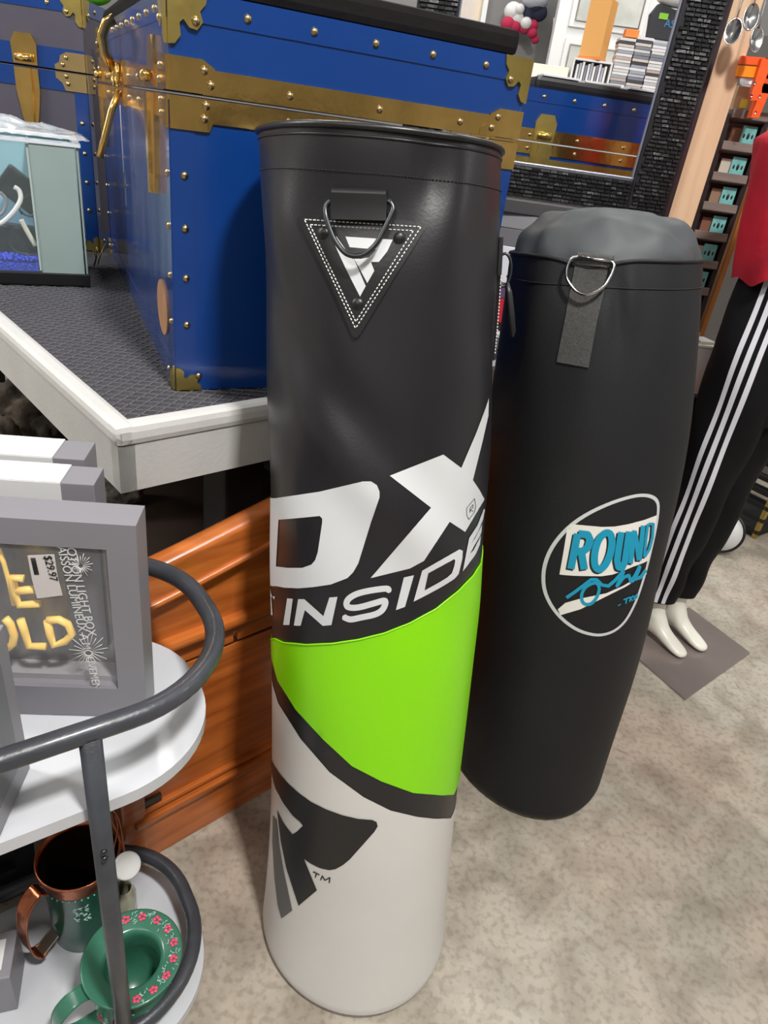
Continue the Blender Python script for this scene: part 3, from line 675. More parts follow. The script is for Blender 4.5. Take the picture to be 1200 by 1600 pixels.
# ================================================================== TRUNKS
def plate(mb, poly, fn, t=.0022): mb.prism(poly, fn, 0, t)
def trunk(M, label, L, D, H, seam, panel=None, grp='blue trunks', edge=.052, full=True, riv=True):
    """local frame: x along the end facing the camera (y=0), y to the back, z up; front with latches on x=0"""
    t = thing('footlocker', label, 'chest', mtx=M, group=grp)
    fm = panel or BLUE; lidb = seam+.002
    b = MB(); b.box((L/2, D/2, (seam-.002)/2), (L, D, seam-.002), bev=.004); b.build('body', fm, t)
    b = MB(); b.box((L/2, D/2, (lidb+H)/2), (L, D, H-lidb), bev=.004); lid = b.build('lid', fm, t)
    F = {'end': lambda a, z, h: V((a, -h, z)), 'front': lambda a, z, h: V((-h, a, z)), 'back': lambda a, z, h: V((L+h, a, z)), 'far': lambda a, z, h: V((a, D+h, z))}
    W_ = {'end': L, 'front': D, 'back': D, 'far': L}
    def rect(a0, a1, z0, z1): return [(a0, z0), (a1, z0), (a1, z1), (a0, z1)]
    # blue metal edging
    for f in F:
        w = W_[f]; b = MB()
        for r_ in (rect(0, w, H-.037, H), rect(0, w, 0, .045), rect(0, edge*.72, .045, seam-.01), rect(w-edge*.72, w, .045, seam-.01)):
            plate(b, r_, F[f], .0018)
        b.build('edge_trim', BLUE, t, label='blue metal edge trim')
    if panel:
        for f in ('end', 'front'):
            b = MB(); plate(b, rect(0, W_[f], seam+.003, seam+.055), F[f], .002); plate(b, rect(0, W_[f], seam-.05, seam-.003), F[f], .002); b.build('centre_band', BLUE, t, label='blue band along the lid seam')
    else:
        for f in F:
            w = W_[f]
            b = MB(); plate(b, rect(.05, w-.05, seam+.002, seam+.036), F[f], .003); b.build('brass_band', BRASS, t, label='upper polished brass band')
            b = MB(); plate(b, rect(.05, w-.05, seam-.036, seam-.003), F[f], .003); b.build('brass_band', BRASS, t, label='lower polished brass band')
    # brass corner clasps at the seam
    def clasp(w, sgn, up):
        pts = [(0, .003), (.085, .003), (.085, .014), (.072, .022), (.068, .038), (.05, .048), (.0, .048)] if up else [(0, -.003), (.085, -.003), (.085, -.018), (.068, -.03), (.06, -.048), (.0, -.048)]
        pts = [(a if sgn > 0 else w-a, seam+z) for a, z in pts]
        return pts if sgn*(1 if up else -1) > 0 else pts[::-1]
    for f in F:
        for sgn in (1, -1):
            for u in (True, False):
                b = MB(); plate(b, clasp(W_[f], sgn, u), F[f], .0045); b.build('corner_clasp', BRASS if not panel else mat('satin_brass', (186, 160, 112), .38, 1., .2, 30), t)
    # trefoil corner plates top and bottom
    tre = [(0, 0), (.082, 0), (.078, .018), (.066, .03), (.072, .046), (.060, .060), (.044, .058), (.032, .046), (.024, .052), (.026, .072), (.014, .086), (.0, .088)]
    tre = [(a*.70, z*.78) for a, z in tre]
    for f in F:
        for sgn in (1, -1):
            for top in (1, 0):
                pts = [(a if sgn > 0 else W_[f]-a, (H-z) if top else z) for a, z in (tre if top else [(a*.8, z*.62) for a, z in tre])]
                b = MB(); plate(b, pts, F[f], .0052); b.build('corner_plate', BRASSD, t)
    # rivets
    rb = MB(); rb.lathe([(.0001, .0042), (.003, .0038), (.0055, .002), (.0064, 0)], (0, 0, 0), 10)
    proto = rb.build('rivet', RIVET, t); first = True
    def rv(f, a, z, h=.0035):
        nonlocal first
        o = proto if first else proto.copy()
        if not first: COL.objects.link(o)
        first = False
        n = {'end': V((0, -1, 0)), 'front': V((-1, 0, 0)), 'back': V((1, 0, 0)), 'far': V((0, 1, 0))}[f]
        o.parent = t; o.location = F[f](a, z, h); o.rotation_euler = n.to_track_quat('Z', 'Y').to_euler()
    if riv:
        for f in ('end', 'front', 'back') if full else ('end',):
            w = W_[f]; k = int(round(w/.1))
            for i in range(1, k): rv(f, w*i/k+.012, H-.021, .002)
            for z in (.12, .20, .28, .36):
                rv(f, .021, z, .002); rv(f, w-.021, z, .002)
            if not panel:
                for i in range(1, int(round(w/.15))): rv(f, w*i/round(w/.15)+.03, seam+.018, .003); rv(f, w*i/round(w/.15)+.03, seam-.020, .003)
            for (a, z) in ((.052, .034), (.062, .016), (.052, -.030), (.055, -.012)):
                rv(f, a, seam+z, .0045); rv(f, w-a, seam+z, .0045)
            rv(f, .040, H-.036, .0052); rv(f, w-.040, H-.036, .0052); rv(f, .04, .027, .0052); rv(f, w-.04, .027, .0052)
    return t, F
TA1 = R(27.7); C1 = atz(275, 605, ZT)
M1 = Matrix.Translation(C1+V((0, 0, -.0045))) @ Matrix.Rotation(TA1, 4, 'Z')
trunk1, F1 = trunk(M1, 'large blue trunk with polished brass bands on the display table, behind the green punching bag', .632, 1.27, .603, .473)
def latch(t, F, f, a, seam, s=1., lowonly=False, m=BRASS):
    """drop-bolt latch: upper plate, long tapering lower plate, bolt"""
    b = MB(); up = [(-.030, .004), (.030, .004), (.032, .05), (.02, .072), (-.02, .072), (-.032, .05)]
    lo = [(-.030, -.004), (-.030, -.055), (-.020, -.120), (-.010, -.150), (.010, -.150), (.020, -.120), (.030, -.055), (.030, -.004)]
    plate(b, [(a+x*s, seam+z*s) for x, z in up], F[f], .008); o = b.build('latch_plate', m, t)
    b = MB(); plate(b, [(a+x*s, seam+z*s) for x, z in lo], F[f], .009)
    b2 = MB(); plate(b2, [(a+x*s*.45, seam+z*s) for x, z in lo], F[f], .017); b.build('latch_tongue', m, t); b2.build('latch_ridge', m, t)
    b = MB(); b.tube([F[f](a-.02*s, seam+.018*s, .016), F[f](a+.02*s, seam+.018*s, .016)], .009*s, 10); b.build('latch_barrel', m, t)
latch(trunk1, F1, 'front', .14, .473, 1.05); latch(trunk1, F1, 'front', 1.13, .473, 1.05)
# centre lock on the front: plate, raised hasp and hanging pull
b = MB(); plate(b, [(.56, .435), (.76, .435), (.76, .52), (.56, .52)], F1['front'], .008); b.build('lock_plate', BRASS, trunk1)
b = MB(); b.tube([F1['front'](.66, z, h) for z, h in ((.50, .015), (.53, .032), (.56, .036), (.585, .026), (.595, .010))], .014, 10, flat=.5); b.build('lock_hasp', BRASS, trunk1)
b = MB(); b.tube([F1['front'](.62, z, h) for z, h in ((.463, .012), (.42, .03), (.37, .046), (.325, .060))], .008, 10); b.build('lock_pull', BRASS, trunk1)
for a in (.62, .70):
    b = MB(); b.tube([F1['front'](a+.02*cos(k), .492+.02*sin(k), .014) for k in np.linspace(0, 2*pi, 16, endpoint=False)], .004, 8, True); b.build('lock_ring', BRASS, trunk1)
# keys on a ring
b = MB(); b.tube([F1['front'](.60+.006*k, .345-.03*k, .012) for k in range(3)], .0015, 6)
kt = [(0, 0), (.012, .006), (.02, 0), (.017, -.016), (.008, -.022), (.008, -.05), (.003, -.055), (-.002, -.05), (-.002, -.022), (-.008, -.016), (-.008, -.002)]
keys = thing('trunk_key', 'small silver key hanging from the brass lock of the large trunk', 'key', tuple(M1 @ F1['front'](.62, .30, .01)))
mb = MB(); mb.keepn = False
Mw = M1
mb.prism([(.60+a*1.4, .30+z*1.4) for a, z in kt], lambda a, z, h: Mw @ F1['front'](a, z, .010+h), 0, .002); mb.build('key_blade', STEEL, keys, False)
mb = MB(); mb.tube([Mw @ F1['front'](.605, z, .012) for z in (.30, .34, .38, .435)], .0012, 6); mb.build('key_cord', THREAD, keys, False)
# oval wooden badge low on the front
b = MB(); plate(b, [(.125+.062*cos(k), .118+.05*sin(k)) for k in np.linspace(0, 2*pi, 28, endpoint=False)], F1['front'], .003); b.build('oval_badge', mat('tan_badge', (176, 128, 84), .5, 0, .2, 40, .2, 20), trunk1, label='tan oval badge')
# clear wrap over the front corner
WRAP = mat('clear_wrap', (225, 228, 240), .12, 0, .5, 22, alpha=.05, bdist=.01, coat=1.)
b = MB(); b.keepn = True; nn = 40; vs = []
for j in range(31):
    z = .01+.585*j/30
    for i in range(nn+1):
        a = -.02+1.15*i/nn; vs.append(V((-.012-.008*noise.noise(V((a*9, z*2, 1)))-.006*noise.noise(V((a*25, z*3, 7))), max(.001, a), z)))
b.add(vs, [(j*(nn+1)+i, j*(nn+1)+i+1, (j+1)*(nn+1)+i+1, (j+1)*(nn+1)+i) for j in range(30) for i in range(nn)], True); b.build('plastic_wrap', WRAP, trunk1, label='clear crinkled plastic wrap over the latched front')
# black foam slab on the trunk
slab = MB(); slab.box((.62/2+.004, .62, .603+.022), (.60, 1.2, .040), bev=.012)
o = slab.build('foam_slab', mat('black_foam', (19, 16, 16), .8, 0, .5, 50, .3, 20, bdist=.003, spec=.2)); o.matrix_world = M1; ROOT[o.name] = M1; meta(o, 'black padded slab lying on top of the large blue trunk', 'slab')
# grey and blue trunk at the back left
C2 = V((-1.032, 2.30, ZT-.0045)); A2 = R(7)
M2 = Matrix.Translation(C2) @ Matrix.Rotation(A2, 4, 'Z') @ Matrix.Translation(V((-.62, 0, 0)))
trunk2, F2 = trunk(M2, 'blue-edged trunk with grey panels at the back left, behind the aquarium',   .62, .5, .668, .488, panel=GREYP, grp=None)
latch(trunk2, F2, 'end', .62-.165, .488, 1.1, m=BRASS)
# third trunk seen through the mosaic frame
A3 = R(9); C3 = aty(806, 150, 2.55); C3 = V((C3.x-.12, C3.y-.02, ZT+.001))
M3 = Matrix.Translation(C3) @ Matrix.Rotation(A3, 4, 'Z')
trunk3, F3 = trunk(M3, 'dark blue trunk with brass bands seen through the black mosaic frame', .80, .45, .622, .475, grp='blue trunks', full=False)
b = MB(); plate(b, [(.05, .345), (.75, .345), (.75, .43), (.05, .43)], F3['end'], .003); b.build('brass_apron', BRASSD, trunk3, label='wide brass sheet below the band')
latch(trunk3, F3, 'end', .235, .475, 1.1, m=BRASSD)
s3 = MB(); s3.box((.50, .2, .622+.019), (.62, .3, .036), bev=.012); o = s3.build('black_bolster', BLK); o.matrix_world = M3; ROOT[o.name] = M3; meta(o, 'black flat case lying on the trunk behind the mosaic frame', 'case')
for i in range(4):
    s4 = MB(); s4.box((.27+.145*i, .09+.01*(i % 2), .622+.0405), (.12, .08, .006), bev=.001); o = s4.build('white_card', WHITE); o.matrix_world = M3; ROOT[o.name] = M3
    meta(o, ['leftmost white card on the black flat case behind the mosaic frame', 'second white card from the left on the black flat case', 'third white card from the left on the black flat case', 'rightmost white card on the black flat case'][i], 'card', 'white cards on the black case')
# second table that carries trunk three, flat boxes and the frame
t3 = thing('back_table', 'grey back table behind the trunks under the stacked flat boxes', 'table', (.52, 2.62, 0), 0)
b = MB(); b.box((-.105, -.27, ZT-.03), (.56, .46, .05), bev=.006); b.box((.025, .185, ZT-.03), (.81, .45, .05), bev=.006); b.build('tabletop', mat('grey_laminate', (120, 120, 122), .5), t3)
for x, y in ((-.35, -.45), (.14, -.45), (-.35, .38), (.40, .38)): MB().box((x, y, (ZT-.056)/2), (.05, .05, ZT-.056), bev=.004).build('leg', BLKM, t3)
zz = ZT-.004
for (nm, lab, h, m, dx, rz, w) in (('red_carton', 'red carton at the bottom of the stack under the mosaic frame', .070, mat('red_card', (196, 34, 52), .5), .0, -4, .56),
                         ('printed_carton', 'dark blue and red flat carton just above the bottom red carton', .044, mat('blue_red_card', (120, 60, 90), .5, var=.5, vscale=14, col2=(70, 80, 120)), .005, -3, .56),
                         ('white_carton', 'white carton in the stack under the mosaic frame', .100, mat('white_card', (226, 227, 235), .5), .0, -4, .57),
                         ('grey_flat_box', 'mid grey flat box resting on the white carton', .047, mat('mid_grey_card', (112, 111, 116), .6), .0, -6, .58),
                         ('grey_flat_box', 'light grey flat box second from the top of the stack', .040, mat('light_grey_card', (138, 138, 142), .6), .0, -5, .60),
                         ('charcoal_flat_box', 'charcoal flat box on top of the stack, carrying the mosaic frame', .034, mat('charcoal_card', (66, 65, 67), .6), .02, 0, .66)):
    b = MB(); b.box((0, 0, h/2), (w, .28, h-.001), bev=.002); q = V((.345+dx, 2.225, zz)); o = b.build(nm, m); o.location = q; o.rotation_euler = (0, 0, R(rz)); meta(o, lab, 'box'); zz += h
# black mosaic frame
MF = Matrix.Translation(V((.285, 2.2, zz+.002))) @ Matrix.Rotation(R(.5), 4, 'Z') @ Matrix.Rotation(R(1.2), 4, 'X')
FW, FH, FBW = .77, 1.05, .108
frame = thing('mosaic_frame', 'large standing frame with a wide black mosaic-textured border, the blue trunk visible through it', 'frame', mtx=MF)
def fbox(x0, x1, z0, z1, nm, m, y=0., d=.03):
    b = MB(); b.box(((x0+x1)/2, y, (z0+z1)/2), (x1-x0, d, z1-z0), bev=.003); return b.build(nm, m, frame)
MOS = mat('black_mosaic_gloss', (22, 22, 26), .38, 0, .5, 60, .3, 60, coat=.1, bdist=.004)
for nm, a in (('side_border', (-FW/2, -FW/2+FBW, 0, FH)), ('side_border', (FW/2-FBW, FW/2, 0, FH)), ('lower_border', (-FW/2+FBW, FW/2-FBW, 0, .083)), ('upper_border', (-FW/2+FBW, FW/2-FBW, FH-FBW, FH))):
    o = fbox(*a, nm, mat('black_backing', (14, 13, 20), .5)); x0, x1, z0, z1 = a
    b = MB(); rnd = random.Random(3); z = z0+.006
    while z < z1-.006:
        x = x0+.004+rnd.random()*.012
        while x < x1-.008:
            w = .012+rnd.random()*.016; w = min(w, x1-.003-x); h = .0062
            b.box((x+w/2, -.0165-rnd.random()*.003, z), (w-.002, .007, h), Matrix.Rotation(R(rnd.uniform(-14, 4)), 3, 'X') @ Matrix.Rotation(R(rnd.uniform(-4, 4)), 3, 'Z')); x += w
        z += .0098
    b.build('mosaic_tiles', MOS, o, kind='stuff', label='small glossy black mosaic strips')
for a in ((-FW/2+FBW-.004, FW/2-FBW+.004, .083, .0885), (FW/2-FBW-.006, FW/2-FBW, .083, FH-FBW), (-FW/2+FBW, -FW/2+FBW+.006, .083, FH-FBW)): fbox(*a, 'silver_bevel', mat('silver_edge', (170, 172, 190), .3, .8), d=.012)

# ================================================================== WOODEN BOARD, MEDIA RACK, SPOONS, ORANGE TOY, POST
PLY = mat('pale_plywood', (214, 182, 150), .55, 0, .2, 30, .3, 2.2, col2=(196, 160, 128), stretch=(14, 14, .9), bdist=.001)
bd = thing('wooden_board', 'pale wooden upright board right of the mosaic frame', 'board', (.735, 2.33, 0), 0)
MB().box((.028, 0, 1.15), (.080, .03, 2.3), R(2), bev=.002).build('plank', PLY, bd)
MB().box((-.018, -.005, 1.15), (.012, .034, 2.3), R(2)).build('edge_band', mat('dark_edge', (40, 20, 26), .5), bd)
rk = thing('media_rack', 'tall narrow black rack with wooden slats holding cards, right of the pale board', 'rack', (.885, 2.40, 0), 0)
DKW = mat('black_stained_wood', (26, 14, 16), .5); SLT = mat('grey_wood_slat', (112, 96, 88), .6, 0, .3, 60, .25, 9, stretch=(1, 8, 8))
for x, nm in ((-.056, .020), (.056, .016)):
    MB().box((x, 0, .775), (nm, .05, 1.55), bev=.002).build('upright', DKW, rk, label='black upright')
MB().box((0, .03, .775), (.1, .006, 1.53)).build('back_panel', mat('brown_back', (112, 96, 90), .7), rk)
zs = [1.545-.082*i for i in range(9)]
for i, z in enumerate(zs):
    MB().box((0, -.012, z), (.104, .055, .024), Matrix.Rotation(R(-12), 3, 'X'), bev=.002).build('slat', SLT, rk)
TCARD = mat('teal_card', (120, 190, 188), .5, 0, .0, 10, .3, 40)
CNAMES = ['top', 'second', 'third', 'fourth', 'fifth', 'sixth', 'seventh', 'eighth']
for i in range(7):
    g = thing('teal_card', 'pale teal card with dark symbols in the %s slot of the narrow rack' % CNAMES[i], 'card', (.905, 2.385, zs[i+1]+.014), 0, group='cards in the narrow rack')
    MB().box((0, 0, .024), (.042, .003, .048), bev=.0008).build('card_stock', TCARD, g)
    for k in (-.012, 0, .012): b = MB(); b.sphere((k, -.002, .022), .0042 if k else .006, 8, 5, (.7, .3, 1.5)); b.build('printed_symbol', PRINTK, g)
    bb = MB(); bb.box((-.024, .004, .020), (.032, .004, .040), bev=.0005); o = bb.build('brown_card', mat('brown_card%d' % (i % 3), [(120, 78, 60), (190, 180, 165), (140, 112, 90)][i % 3], .6)); o.location = (.895, 2.39, zs[i+1]+.014); meta(o, '%s card left of the teal one in the %s slot of the rack' % (['brown', 'cream', 'tan'][i % 3], CNAMES[i]), 'card', 'plain cards in the narrow rack')
# paper tags and clear round cap above the rack
o = MB().box((0, 0, .03), (.055, .03, .06), bev=.002).build('paper_carton', mat('kraft', (176, 150, 120), .7)); o.location = (.862, 2.40, 1.559); meta(o, 'small tan carton with yellow label standing on top of the narrow rack', 'box')
o = MB().box((0, -.0165, .018), (.02, .002, .022)).build('label_patch', mat('yellow_label', (215, 205, 70), .5)); o.parent = bpy.data.objects['paper_carton']
c = atd(1154, 136, depth((.862, 2.4, 1.66)))
CLR = mat('clear_plastic', (235, 235, 245), .08, 0, .2, 30, alpha=.5, coat=1.)
b = MB(); b.lathe([(.0001, .0), (.018, .001), (.026, .006), (.029, .016), (.027, .018), (.023, .010), (.0001, .006)], (0, 0, 0), 24); o = b.build('clear_plastic_cup', CLR)
o.location = (.866, 2.40, 1.62); meta(o, 'small clear plastic cup on the tan carton', 'cup')
# orange plastic toy
ORN = mat('orange_plastic', (240, 92, 34), .35, 0, .05, 50, .1, 20); ORN2 = mat('amber_plastic', (248, 140, 20), .35)
def P24(x, y, Y=2.3): return aty(x, y, Y)
toy = thing('orange_clamp_toy', 'bright orange plastic toy frame with prongs hanging at the right edge', 'toy', tuple(P24(1185, 120)))
def slabpx(pts, y0, th_, m, nm, parent, Yp=2.3):
    w = [P24(x, y, Yp) for x, y in pts]; poly = [(p.x, p.z) for p in w]; b = MB(); b.prism(poly, lambda a, c, h: V((a, Yp+h, c)), 0, th_); return b.build(nm, m, parent, False)
slabpx([(1160, 87), (1215, 92), (1215, 104), (1156, 100)], 0, .04, ORN, 'upper_bar', toy)
slabpx([(1155, 102), (1215, 107), (1213, 124), (1152, 119)], 0, .05, ORN2, 'lower_bar', toy)
slabpx([(1186, 92), (1204, 94), (1178, 157), (1168, 158), (1170, 146)], 0, -.02, ORN, 'front_prong', toy)
slabpx([(1192, 130), (1207, 132), (1186, 184), (1173, 184)], 0, .03, ORN, 'rear_prong', toy)
slabpx([(1196, 90), (1235, 95), (1230, 150), (1190, 145)], 0, .02, mat('orange_plastic_dark', (214, 74, 26), .4), 'side_plate', toy)
for x, y in ((1179, 130), (1174, 150), (1180, 176), (1187, 151)):
    b = MB(); p = P24(x, y, 2.277); b.lathe([(.0001, 0), (.003, 0), (.004, .002)], p, 12, M=Matrix.Rotation(R(90), 3, 'X')); b.build('screw', STEEL, toy, False)
# hanging spoons on a rail
rail = thing('hanging_rail', 'dark hanging rail above the silver spoons at the top right', 'rail', (.9, 2.25, 1.93), 0)
MB().tube([(-.25, 0, 0), (.4, 0, 0)], .008, 10).build('rail_bar', BLKM, rail)
b = MB(); b.tube([(.15, 0, 0), (.15, 0, .8), (.15, 0, 2.06)], .004, 6); b.build('ceiling_wire', BLKM, rail)
for i, (x, y, lab) in enumerate([(1145, 50, 'leftmost of the three silver ladles hanging at top right, lower left'), (1172, 28, 'middle, highest of the three silver ladles hanging at top right'), (1180, 62, 'rightmost silver ladle hanging above the orange toy')]):
    Yp = 2.2+.015*i; c = P24(x, y, Yp); sp = thing('silver_ladle', lab, 'ladle', tuple(c), R(-15+20*i), group='silver ladles on the rail')
    b = MB(); prof = [(.0001, -.006), (.012, -.004), (.018, .002), (.0185, .004), (.0165, .003), (.011, -.002), (.0001, -.004)]; prof = [(a*1.12, c_*1.5) for a, c_ in prof]
    Mx = Matrix.Rotation(R(78), 3, 'X') @ Matrix.Diagonal(V((1, 1.5, 1)))
    b.lathe(prof, (0, 0, 0), 24, M=Mx); b.build('bowl', STEEL, sp)
    b = MB(); b.tube([(0, 0, .025), (0, .004, .05), (0, .01, .12), (0, .03, 1.93-c.z-.008)], [.003, .0025, .003, .003], 8, flat=.5); b.build('handle', STEEL, sp)
# amber wooden post right of rack
post = thing('amber_post', 'thin amber-brown wooden post between the narrow rack and the red shirt', 'post', (1.012, 2.50, 0), 0)
MB().box((0, 0, .85), (.020, .03, 1.7), bev=.003).build('post_shaft', mat('amber_wood', (176, 112, 44), .5, 0, .2, 30, .3, 5, stretch=(6, 6, 1)), post)
MB().box((0, 0, .015), (.12, .16, .03), bev=.004).build('post_foot', MATS['amber_wood'], post)
# grey partition behind the rack and clutter shelf beyond bag two
part_ = thing('grey_partition', 'dark grey partition panel behind the narrow rack and mannequin', 'partition', (1.75, 3.5, 0), 0)
MB().box((0, 0, .95), (1.3, .04, 1.9), bev=.003).build('panel', mat('dark_grey_panel', (92, 88, 84), .7, var=.2), part_)
for x in (-.5, .5): MB().box((x, -.05, .012), (.05, .3, .024), bev=.003).build('foot', BLKM, part_)
shl = thing('low_cabinet', 'black low cabinet between the black bag and mannequin, carrying a pale bin', 'cabinet', (.875, 2.185, 0), 0)
MB().box((0, 0, .395), (.20, .16, .75), bev=.004).build('cabinet_body', BLKM, shl)
MB().box((0, -.003, .780), (.21, .17, .018), bev=.003).build('cabinet_top', BLK, shl)
b = MB(); b.sphere((-.02, -.083, .70), .007, 10, 6); b.build('knob', STEEL, shl)
bn = thing('plastic_bin', 'translucent peach plastic bin on the black low cabinet', 'bin', (.880, 2.165, .790), 0)
def openbox(b, w, d, h, t=.003, taper=.85):
    for i, (a, z) in enumerate(((taper, 0), (1, h))): pass
    q = [(sx*w/2, sy*d/2) for sx, sy in ((-1, -1), (1, -1), (1, 1), (-1, 1))]
    for k in range(4):
        a = q[k]; c = q[(k+1) % 4]
        b.add([(a[0]*taper, a[1]*taper, 0), (c[0]*taper, c[1]*taper, 0), (c[0], c[1], h), (a[0], a[1], h)], [(0, 1, 2, 3)])
    b.add([(x*taper, y*taper, 0) for x, y in q], [(0, 1, 2, 3)])
b = MB(); openbox(b, .085, .09, .145); b.build('bin_body', mat('peach_plastic', (226, 186, 166), .4, var=.2, vscale=8, col2=(200, 190, 190)), bn)
b = MB(); b.box((0, 0, .149), (.092, .096, .008), bev=.002); b.build('bin_lid', mat('cream_plastic', (226, 214, 190), .4), bn)
for i, (nm, lab, c, d, m, rz) in enumerate((('paper_bundle', 'white folded paper lying on the pale bin lid', (.888, 2.160, .9475), (.05, .06, .008), WHITE, 20), ('wooden_block', 'small tan wooden block beside the folded paper on the bin', (.852, 2.150, .9490), (.03, .05, .011), MATS['kraft'], -10), ('white_tin', 'small white tin on top of the wooden block', (.850, 2.150, .9638), (.026, .03, .018), WHITE, 5))):
    o = MB().box((0, 0, 0), d, bev=.001).build(nm, m); o.location = c; o.rotation_euler = (0, 0, R(rz)); meta(o, lab, nm.split('_')[1])

# ================================================================== MANNEQUIN
ms = bpy.data.meshes.new('m'); fwd = V((.58, -.81, 0)).normalized(); lat = V((-fwd.y, fwd.x, 0))
K1 = V((.945, 1.935, .10)); K2 = V((1.030, 1.985, .10))
hipc = (K1+K2)/2; hipc.z = .93
def skin(name, nodes, edges, m, parent, sub=2, root=0):
    me = bpy.data.meshes.new(name); me.from_pydata([n[0] for n in nodes], edges, []); o = bpy.data.objects.new(name, me); COL.objects.link(o)
    md = o.modifiers.new('s', 'SKIN'); md.use_smooth_shade = True
    for i, n in enumerate(nodes): me.skin_vertices[0].data[i].radius = n[1]; me.skin_vertices[0].data[i].use_root = (i == root)
    sb = o.modifiers.new('u', 'SUBSURF'); sb.levels = sub; sb.render_levels = sub
    bpy.context.view_layer.update(); dg = bpy.context.evaluated_depsgraph_get(); m2 = bpy.data.meshes.new_from_object(o.evaluated_get(dg))
    o.modifiers.clear(); o.data = m2; m2.materials.clear(); m2.materials.append(m); m2.polygons.foreach_set('use_smooth', [True]*len(m2.polygons))
    bpy.data.meshes.remove(me); o.parent = parent
    if parent: Mi = ROOT[parent.name].inverted(); m2.transform(Mi)
    return o
man = thing('mannequin', 'white store mannequin in black side-striped track pants and red top, at right', 'mannequin', (K1.x, K1.y, 0))
MANW = mat('mannequin_white', (222, 220, 208), .35, 0, .05, 20)
nodes = []; edges = []
def nd(p, r): nodes.append((tuple(p), r if isinstance(r, tuple) else (r, r))); return len(nodes)-1
def chain(a, lst):
    for p, r in lst:
        i = nd(p, r)
        if a is not None: edges.append((a, i))
        a = i
    return a
pel = nd(hipc, .088)
for K, s_ in ((K1, -1), (K2, 1)):
    hip = hipc+lat*s_*.070+V((0, 0, -.04)); kn = V((K.x, K.y, .48))+fwd*.02
    a = chain(pel, [(hip, .070), (hip.lerp(kn, .5), .060), (kn, .055), (kn.lerp(K, .4), .052), (K+V((0, 0, .03)), .031), (K+V((0, 0, -.035))+fwd*.012, .033), (K+fwd*.075+V((0, 0, -.062)), (.030, .022)), (K+fwd*.125+V((0, 0, -.076)), (.032, .0155)), (K+fwd*.16+V((0, 0, -.083)), (.022, .011))])
    h = nd(K+V((0, 0, -.07))-fwd*.03, .024); edges.append((a-4+1, h))
w_ = chain(pel, [(hipc+V((0, 0, .12)), .10), (hipc+V((0, 0, .32)), (.135, .10)), (hipc+V((0, 0, .45)), (.12, .08)), (hipc+V((0, 0, .52)), .05), (hipc+V((0, 0, .60)), .045), (hipc+V((0, 0, .70))+fwd*.02, .07), (hipc+V((0, 0, .80))+fwd*.015, .06)])
for s_ in (-1, 1): chain(len(nodes)-5, [(hipc+lat*s_*.13+V((0, 0, .44)), .05)])
body = skin('body', nodes, edges, MANW, man)
# base plate
bp = MB(); pc = [atz(973, 1010, 0), atz(1070, 1095, 0), atz(1171, 1022, 0)]; p4 = pc[0]+pc[2]-pc[1]
poly = [(p.x, p.y) for p in (pc[0], pc[1], pc[2], p4)]
bp.prism(poly, lambda a, c, h: V((a, c, h)), .001, .007); bp.build('base_plate', mat('brushed_plate', (158, 146, 142), .3, .55, .15, 40, .15, 4), man, False, label='square metal base plate')
# pants legs: surfaces through measured centre lines
class Leg:
    def __init__(s, pts, rr): s.p = [V(p) for p in pts]; s.r = rr; s.z = [p.z for p in s.p]
    def ev(s, th, z, off=0.):
        th = np.asarray(th, float); z = np.asarray(z, float)
        cx = np.interp(z, s.z, [p.x for p in s.p]); cy = np.interp(z, s.z, [p.y for p in s.p]); r = np.interp(z, s.z, s.r)
        r = r+.0035*np.sin(3*th+22*z)+.003*np.sin(41*z+2*th)*np.clip((.55-z)/.4, 0, 1)+off
        return np.stack([cx+r*np.cos(th), cy+r*np.sin(th), z+0*th], -1)
zl = [.16, .22, .35, .5, .65, .8, .92, 1.0, 1.22]
def legpts(K, o): return [V((K.x, K.y, z))+o*max(0, (z-.2))*.03 for z in zl]
LG1 = Leg(legpts(K1, lat*0), [.052, .058, .066, .076, .084, .096, .106, .110, .100])
LG2 = Leg(legpts(K2, -lat*0), [.050, .056, .066, .078, .084, .094, .104, .110, .110])
PANT = mat('black_tricot', (11, 11, 14), .7, 0, .25, 30, .2, 6, bdist=.004, spec=.2)
for LG, nm in ((LG1, 'pant_leg'), (LG2, 'pant_leg')):
    b = MB(); T, Z = np.meshgrid(np.linspace(0, 2*pi, 72, endpoint=False), np.linspace(.155, 1.20, 90)); P = LG.ev(T, Z).reshape(-1, 3)
    b.add(P, [(i*72+k, i*72+(k+1) % 72, (i+1)*72+(k+1) % 72, (i+1)*72+k) for i in range(89) for k in range(72)], True); b.build(nm, PANT, man, False, label='black track pants leg')
b = MB(); vs = []
for i, z in enumerate(np.linspace(.80, 1.20, 12)):
    for k in range(48):
        t = 2*pi*k/48; c = hipc.copy(); c.z = z; sc = .100+.025*i/11
        vs.append(c+lat*cos(t)*sc*1.12+fwd*sin(t)*.106)
b.add(vs, [(i*48+k, i*48+(k+1) % 48, (i+1)*48+(k+1) % 48, (i+1)*48+k) for i in range(11) for k in range(48)], True); b.build('pants_seat', PANT, man, False)
STR = mat('white_stripe', (214, 214, 222), .6)
tc0 = math.atan2(-.78, -.60)+.10
for j, dt in enumerate((-.31, 0, .31)):
    b = MB(); zz_ = np.linspace(.158, 1.19, 90); half = .0066
    vs = []
    for z in zz_:
        r = float(np.interp(z, LG1.z, LG1.r)); a0 = tc0+dt*.084/r*.98
        for q in (-half/r, 0, half/r): vs.append(LG1.ev(np.array([a0+q]), np.array([z]), .0012)[0])
    b.add(vs, [(i*3+k, i*3+k+1, (i+1)*3+k+1, (i+1)*3+k) for i in range(89) for k in range(2)], True); b.build('side_stripe', STR, man, False, label='white side stripe')
